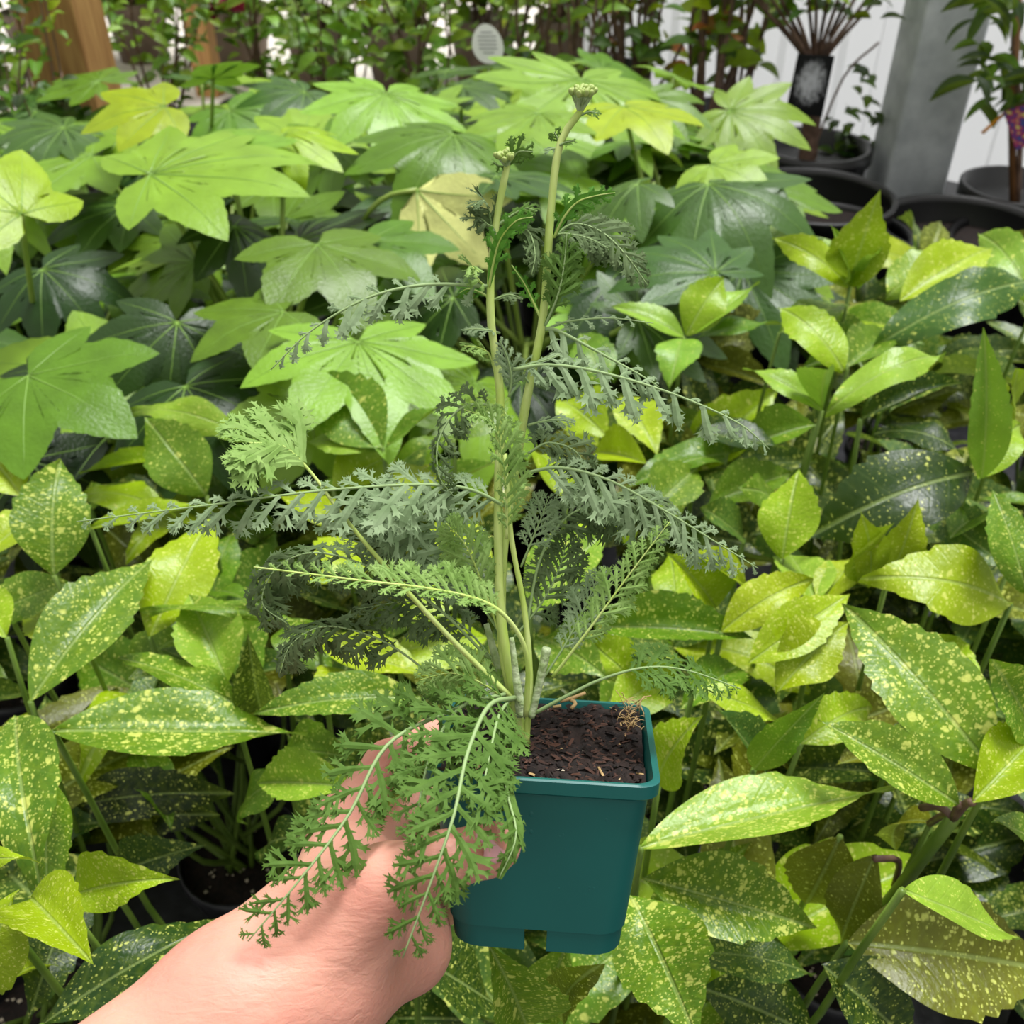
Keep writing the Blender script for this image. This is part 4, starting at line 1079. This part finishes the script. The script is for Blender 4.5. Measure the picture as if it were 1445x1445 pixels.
# ------------------------------------------------------------------ background: black tubs, shrubs, labels
def tub(px, py, r, h, label, z=None):
    c = Pz(px, py, h); mb = MB()
    lathe(mb, [(0, .002), (r * .8, .002), (r * .82, .006), (r * .95, h * .8), (r * .98, h * .81), (r * .99, h * .9), (r, h * .91), (r * 1.03, h * .985), (r * 1.03, h), (r * .97, h), (r * .95, h * .96), (r * .82, h * .25), (0, h * .25)], (c.x, c.y, 0), 48)
    e = empty('plant_tub', (c.x, c.y, 0), label, 'pot', 'big black tubs by the wall'); mb.obj('tub_body', M_BPOT, e)
    mb = MB(); lathe(mb, [(0, h * .8), (r * .93, h * .82)], (c.x, c.y, 0), 24); mb.obj('compost', M_SOIL, e)
    return c
tub(1150, 274, .155, .33, 'black tub left of the steel post, furthest back'); tub(1168, 326, .16, .28, 'black tub in front of the steel post, nearest the fatsia')
tub(1362, 318, .165, .30, 'black tub right of the steel post foot'); tub(1300, 352, .12, .22, 'low black tub in front of the steel post, behind tall toothed leaf'); tub(1470, 345, .17, .26, 'black tub at the right edge, below the caned plant')

def rand_dir(rr, lo=-.3, hi=1):
    a = rr.uniform(0, 6.28); z = rr.uniform(lo, hi); q_ = math.sqrt(max(0, 1 - z * z)); return Vector((q_ * math.cos(a), q_ * math.sin(a), z))
M_TERR = simple('terracotta_pot', srgb(128, 112, 98), .7, noise=.2, nscale=20)
def shrub(x, y, h, sp, nb, nleaf, size, tints, label, seed, z0=.0, lowleaf=.2, thick=.008, name='shrub', cat='shrub', group=None, flowers=None, clearr=None, spread_up=.5, pot=True):
    rr = random.Random(seed); e = empty(name, (x, y, 0), label, cat, group); br = []
    if pot:
        mb = MB(); lathe(mb, [(0, .002), (.09, .002), (.115, .2), (.125, .21), (.125, .24), (.115, .24), (.11, .2), (0, .2)], (x, y, 0), 24); mb.obj('pot', M_TERR if y > 3.6 else M_BPOT, e)
    for b in range(nb):
        a = rr.uniform(0, 6.28); q_ = rr.uniform(.3, 1) * sp; top = Vector((x + q_ * math.cos(a), y + q_ * math.sin(a), h * rr.uniform(.7, 1.05)))
        ft = Vector((x + rr.uniform(-.03, .03), y + rr.uniform(-.03, .03), .18)); md = ft.lerp(top, .5) + Vector((rr.uniform(-.05, .05), rr.uniform(-.05, .05), .05 * spread_up))
        c = catmull([ft, md, top], 8); br.append(c); mb = MB(); tube(mb, c, [thick * (1 - .65 * i / 8) for i in range(9)], 6); mb.obj('branch', M_TWIG, e)
    for i in range(nleaf):
        c = rr.choice(br); f = lowleaf + (1 - lowleaf) * rr.random(); k = min(int(f * 8), 7); p = c[k].lerp(c[k + 1], f * 8 - k) + rand_dir(rr, -.5, .8) * rr.uniform(0, sp * .45)
        if clearr and not clear(p, clearr): continue
        d = rand_dir(rr, -.6, .6); L_ = size * rr.uniform(.6, 1.25); o = leaf_obj(rr.choice(SHR), p, p + d * L_, L_ * rr.uniform(.42, .6), (UP + rand_dir(rr) * .6 + Vector((0, -.5, 0))).normalized(), e, tint(rr.choice(tints), 0, .25))
    if flowers:
        mat, cnt, fs_ = flowers
        for i in range(cnt):
            c = rr.choice(br); p = c[rr.randint(4, 8)] + rand_dir(rr, -.2, 1) * sp * .4; mb = MB()
            for k in range(7):
                d = rand_dir(rr, -.2, 1); u = d.cross(Vector((.3, .5, .2))).normalized(); w = d.cross(u); L_ = fs_
                mb.add([p, p + d * L_ * .6 + u * L_ * .4, p + d * L_ + w * L_ * .15, p + d * L_ * .6 - u * L_ * .4], [(0, 1, 2, 3)])
            mb.obj('flower', mat, e, smooth=False)
    return e
TINT['r'] = srgb(190, 110, 60)
CLR = [(1240, 130, 75), (1145, 120, 60), (1375, 240, 60)]
def at(px, yd): return Py(px, 60, yd).x
# brown-stemmed shrubs in the top middle and right
shrub(at(800, 2.55), 2.55, .85, .16, 14, 70, .06, 'ggbyl', 'bare brown-stemmed shrub behind the tallest flower head', 101, lowleaf=.35, thick=.006, group='shrubs behind the fatsias')
shrub(at(900, 2.65), 2.65, .9, .18, 16, 80, .06, 'ggbry', 'brown-stemmed shrub with some orange leaves, right of top centre', 102, lowleaf=.3, thick=.006, group='shrubs behind the fatsias')
shrub(at(1015, 2.5), 2.50, .95, .14, 10, 90, .075, 'ggbyyr', 'dark-stemmed shrub left of the black flower label', 103, lowleaf=.3, thick=.009, group='shrubs behind the fatsias', clearr=CLR)
shrub(at(700, 2.7), 2.7, .75, .2, 10, 130, .065, 'ggyl', 'bushy green shrub around the white oval tag', 104, thick=.005, group='shrubs behind the fatsias', clearr=[(688, 62, 38)])
shrub(at(590, 2.6), 2.6, .72, .2, 9, 150, .06, 'glgl', 'leafy shrub left of the white oval tag', 105, thick=.004, group='shrubs behind the fatsias')
shrub(at(470, 2.75), 2.75, .72, .22, 9, 170, .06, 'glgl', 'rounded leafy shrub above the pale fatsia leaf', 106, thick=.004, group='shrubs behind the fatsias')
shrub(at(360, 2.9), 2.9, .70, .2, 8, 170, .055, 'glgl', 'small-leaved shrub right of the thinner timber post with magenta flower', 107, thick=.004, group='shrubs behind the fatsias', flowers=(M_PINK, 5, .05))
shrub(at(215, 2.75), 2.75, .66, .2, 8, 180, .05, 'glgl', 'dark small-leaved shrub between the two timber posts', 108, thick=.004, group='shrubs behind the fatsias')
shrub(at(-45, 2.3), 2.3, .80, .16, 9, 240, .035, 'gbdgy', 'fine-leaved climbing shrub left of the thick timber post', 109, thick=.004, group='shrubs behind the fatsias')
shrub(at(-60, 1.9), 2.0, .66, .2, 7, 150, .05, 'bdg', 'dark shrub cut off by the left edge', 110, thick=.004, group='shrubs behind the fatsias')
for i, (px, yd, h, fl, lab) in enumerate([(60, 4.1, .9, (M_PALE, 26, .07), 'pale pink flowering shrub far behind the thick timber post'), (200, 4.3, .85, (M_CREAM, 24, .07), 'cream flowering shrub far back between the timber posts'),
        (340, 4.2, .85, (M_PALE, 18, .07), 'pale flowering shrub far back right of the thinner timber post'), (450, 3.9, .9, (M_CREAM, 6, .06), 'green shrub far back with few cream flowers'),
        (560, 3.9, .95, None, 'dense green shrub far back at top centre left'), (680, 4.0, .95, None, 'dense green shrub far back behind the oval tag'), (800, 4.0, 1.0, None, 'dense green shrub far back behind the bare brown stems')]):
    shrub(at(px, yd), yd, h, .38, 10, 290, .10, 'lglyl', lab, 120 + i, thick=.005, group='shrubs far behind', flowers=fl, lowleaf=.1)  # paler leaf tints put the background's extra brightness into the colour
shrub(at(860, 3.4), 3.3, .95, .25, 8, 170, .08, 'gbdgl', 'green shrub before the far end of the white wall', 130, thick=.005, group='shrubs far behind')
shrub(at(1030, 3.0), 2.85, 1.0, .18, 7, 110, .075, 'gbgyl', 'leafy shrub against the white wall left of the black label', 131, thick=.006, group='shrubs behind the fatsias', clearr=CLR)
# standard tree with the black flower label
def standard():
    y = 2.42; f = Py(1138, 262, y); t = Py(1150, 100, y); e = empty('standard_tree', (f.x, f.y, 0), 'small standard tree with stout brown trunk carrying a black label', 'tree')
    mb = MB(); lathe(mb, [(0, .002), (.11, .002), (.13, .24), (.14, .25), (.14, .28), (.125, .28), (.12, .24), (0, .24)], (f.x, f.y, 0), 28); mb.obj('pot', M_BPOT, e)
    mb = MB(); c = catmull([Vector((f.x - .012, y, .2)), f.lerp(t, .4), t], 12); tube(mb, c, [.021 * (1 + .08 * math.sin(i * 1.7)) for i in range(13)], 10); mb.obj('trunk', M_TWIG, e)
    rr = random.Random(77)
    for i in range(13):
        tx = 1150 + (i - 6) * 17 + rr.uniform(-6, 6); c = catmull([t, Py(1150 + (tx - 1150) * .35, 55, y + rr.uniform(-.05, .05)), Py(tx, -20, y + rr.uniform(-.1, .1)), Py(tx + (tx - 1150) * .5, -110, y + rr.uniform(-.12, .12))], 8)
        mb = MB(); tube(mb, c, [.006 * (1 - .6 * k / 8) for k in range(9)], 6); mb.obj('branch', M_TWIG, e)
        for k in range(9):
            p = c[rr.randint(4, 8)] + rand_dir(rr) * .04; d = rand_dir(rr, -.5, .5); leaf_obj(rr.choice(SHR), p, p + d * .06, .03, UP, e, tint(rr.choice('gby'), 0, .2))
    for px, py in ((1222, 205), (1180, 180), (1205, 165), (1225, 130), (1195, 215), (1175, 225), (1215, 102), (1230, 160)):
        for k in range(5):
            p = Py(px + rr.uniform(-14, 14), py + rr.uniform(-14, 14), y + .05); d = rand_dir(rr, -.5, .4); leaf_obj(rr.choice(SHR), p, p + d * .045, .022, (UP - CF * .3).normalized(), e, tint(rr.choice('gdb'), 0, .2))
    c = catmull([f.lerp(t, .2), Py(1190, 110, y + .05), Py(1240, 60, y + .08)], 8); mb = MB(); tube(mb, c, .003, 5); mb.obj('branch', M_TWIG, e)
standard()
def label_material():
    m, N, L, B, O = newmat('printed_flower_label'); t = nd(N, 'ShaderNodeUVMap'); sp = nd(N, 'ShaderNodeSeparateXYZ'); L.new(t.outputs[0], sp.inputs[0])
    nz = nd(N, 'ShaderNodeTexNoise'); nz.inputs['Scale'].default_value = 9; nz.inputs['Detail'].default_value = 8; nz.inputs['Roughness'].default_value = .7; L.new(t.outputs[0], nz.inputs['Vector'])
    dx = mth(N, L, 'SUBTRACT', sp.outputs[0], .5); dy = mth(N, L, 'SUBTRACT', sp.outputs[1], .55)
    r2 = mth(N, L, 'ADD', mth(N, L, 'MULTIPLY', mth(N, L, 'MULTIPLY', dx, dx), 4.4), mth(N, L, 'MULTIPLY', mth(N, L, 'MULTIPLY', dy, dy), 5.5))
    v = mth(N, L, 'MULTIPLY', mth(N, L, 'SUBTRACT', mth(N, L, 'SUBTRACT', nz.outputs[0], .18), mth(N, L, 'MULTIPLY', r2, .38)), 3.2, True)
    L.new(mix(N, L, v, srgb(22, 22, 25), srgb(222, 224, 232)), B.inputs['Base Color']); B.inputs['Roughness'].default_value = .35; return m
def card(name, corners, mat, label, cat, extra=None, thick=.002):
    e = empty(name, sum((Vector(c) for c in corners), Vector()) / 4, label, cat); mb = MB(); mb.add(corners, [(0, 1, 2, 3)])
    o = mb.obj('card', mat, e, smooth=False, uv=[(0, 0), (1, 0), (1, 1), (0, 1)]); sm = o.modifiers.new('t', 'SOLIDIFY'); sm.thickness = thick; return e
y = 2.36; card('plant_label', [Py(1108, 161, y), Py(1160, 165, y), Py(1178, 79, y), Py(1126, 76, y)], label_material(), 'black plant label with white flower photo on the tree trunk', 'label')
# white oval tag
def oval_tag():
    e = empty('plant_tag', Py(688, 62, 2.08), 'white oval plant tag with faint grey print hanging in the shrub', 'label'); c = Py(688, 62, 2.08); sc = depth(c) / F; mb = MB(); n = 28; vs = [c]
    for k in range(n):
        a = k * 2 * math.pi / n; x = 22 * math.cos(a) * (1 - .12 * math.sin(a)) ; yv = 26 * math.sin(a); vs.append(c + CR * (x + yv * -.12) * sc + (UP * .95 + Vector((0, .3, 0))) * yv * sc)
    mb.add(vs, [(0, 1 + k, 1 + (k + 1) % n) for k in range(n)]); o = mb.obj('card', M_TAG, e, smooth=False); sm = o.modifiers.new('t', 'SOLIDIFY'); sm.thickness = .002
    mb = MB()
    for i in range(6):
        yv = 13 - i * 5.2; w = 13 if i not in (0, 5) else 8; p = c + (UP * .95 + Vector((0, .3, 0))) * yv * sc - CF * .003
        mb.add([p + CR * (-w - yv * .12) * sc, p + CR * (w - yv * .12) * sc, p + CR * (w - yv * .12) * sc + UP * 1.6 * sc, p + CR * (-w - yv * .12) * sc + UP * 1.6 * sc], [(0, 1, 2, 3)])
    mb.obj('print_lines', M_GREY, e, smooth=False)
    mb = MB(); tube(mb, [c - UP * .04, c - UP * .2 + Vector((.01, .05, 0)), Vector((c.x, c.y + .15, .2))], .002, 5); mb.obj('stake', M_TAG, e)
oval_tag()
# caned plant with colourful label on the right edge
def caned():
    y = 2.2; f = Py(1432, 290, y); e = empty('caned_plant', (f.x, f.y, 0), 'leafy plant tied to a bamboo cane at the right edge', 'plant'); rr = random.Random(9)
    mb = MB(); lathe(mb, [(0, .002), (.1, .002), (.12, .22), (.13, .23), (.13, .26), (.12, .26), (.11, .22), (0, .22)], (f.x, f.y, 0), 24); mb.obj('pot', M_BPOT, e)
    mb = MB(); tube(mb, [Vector((f.x, f.y, .2)), Py(1428, 160, y), Py(1440, -60, y)], .008, 8); mb.obj('cane', M_CANE, e)
    mb = MB(); tube(mb, catmull([Vector((f.x + .01, f.y, .2)), Py(1440, 160, y - .01), Py(1430, 60, y), Py(1448, -60, y)], 10), .006, 8); mb.obj('stem', M_TWIG, e)
    mb = MB(); tube(mb, catmull([Py(1386, 188, y - .02), Py(1408, 168, y - .02), Py(1440, 142, y - .02)], 6), .004, 6); o = mb.obj('tie', M_ORNG, e); o['label'] = 'orange plastic tie'
    for i in range(60):
        px = rr.uniform(1375, 1470); py = rr.choice((rr.uniform(-20, 40), rr.uniform(50, 140), rr.uniform(80, 150)))
        p = Py(px, py, y + rr.uniform(-.08, .08)); d = rand_dir(rr, -.9, .1); L_ = rr.uniform(.05, .10); leaf_obj(rr.choice(SHR), p, p + d * L_, L_ * .3, (UP - CF * .4).normalized(), e, tint(rr.choice('gdbd'), 0, .2))
    m, N, L, B, O = newmat('colour_print_label'); t = nd(N, 'ShaderNodeUVMap'); nz = nd(N, 'ShaderNodeTexNoise'); nz.inputs['Scale'].default_value = 6; L.new(t.outputs[0], nz.inputs['Vector']); rp_ = nd(N, 'ShaderNodeValToRGB'); el = rp_.color_ramp.elements
    el[0].position = .35; el[0].color = srgb(60, 90, 160); el[1].position = .65; el[1].color = srgb(226, 236, 120); k = el.new(.45); k.color = srgb(120, 60, 130); k = el.new(.55); k.color = srgb(200, 60, 110); L.new(nz.outputs[0], rp_.inputs[0]); L.new(rp_.outputs[0], B.inputs['Base Color'])
    card('plant_label', [Py(1434, 212, y - .04), Py(1480, 196, y - .04), Py(1466, 140, y - .04), Py(1416, 158, y - .04)], m, 'colourful plant label tied to the cane at the right edge', 'label')
caned()
# foliage hanging over the thick timber post
shrub(at(35, 2.25), 2.25, .78, .1, 5, 110, .03, 'gyyl', 'light trailing creeper hanging in front of the thick timber post', 140, thick=.003, group='shrubs behind the fatsias', lowleaf=.5)
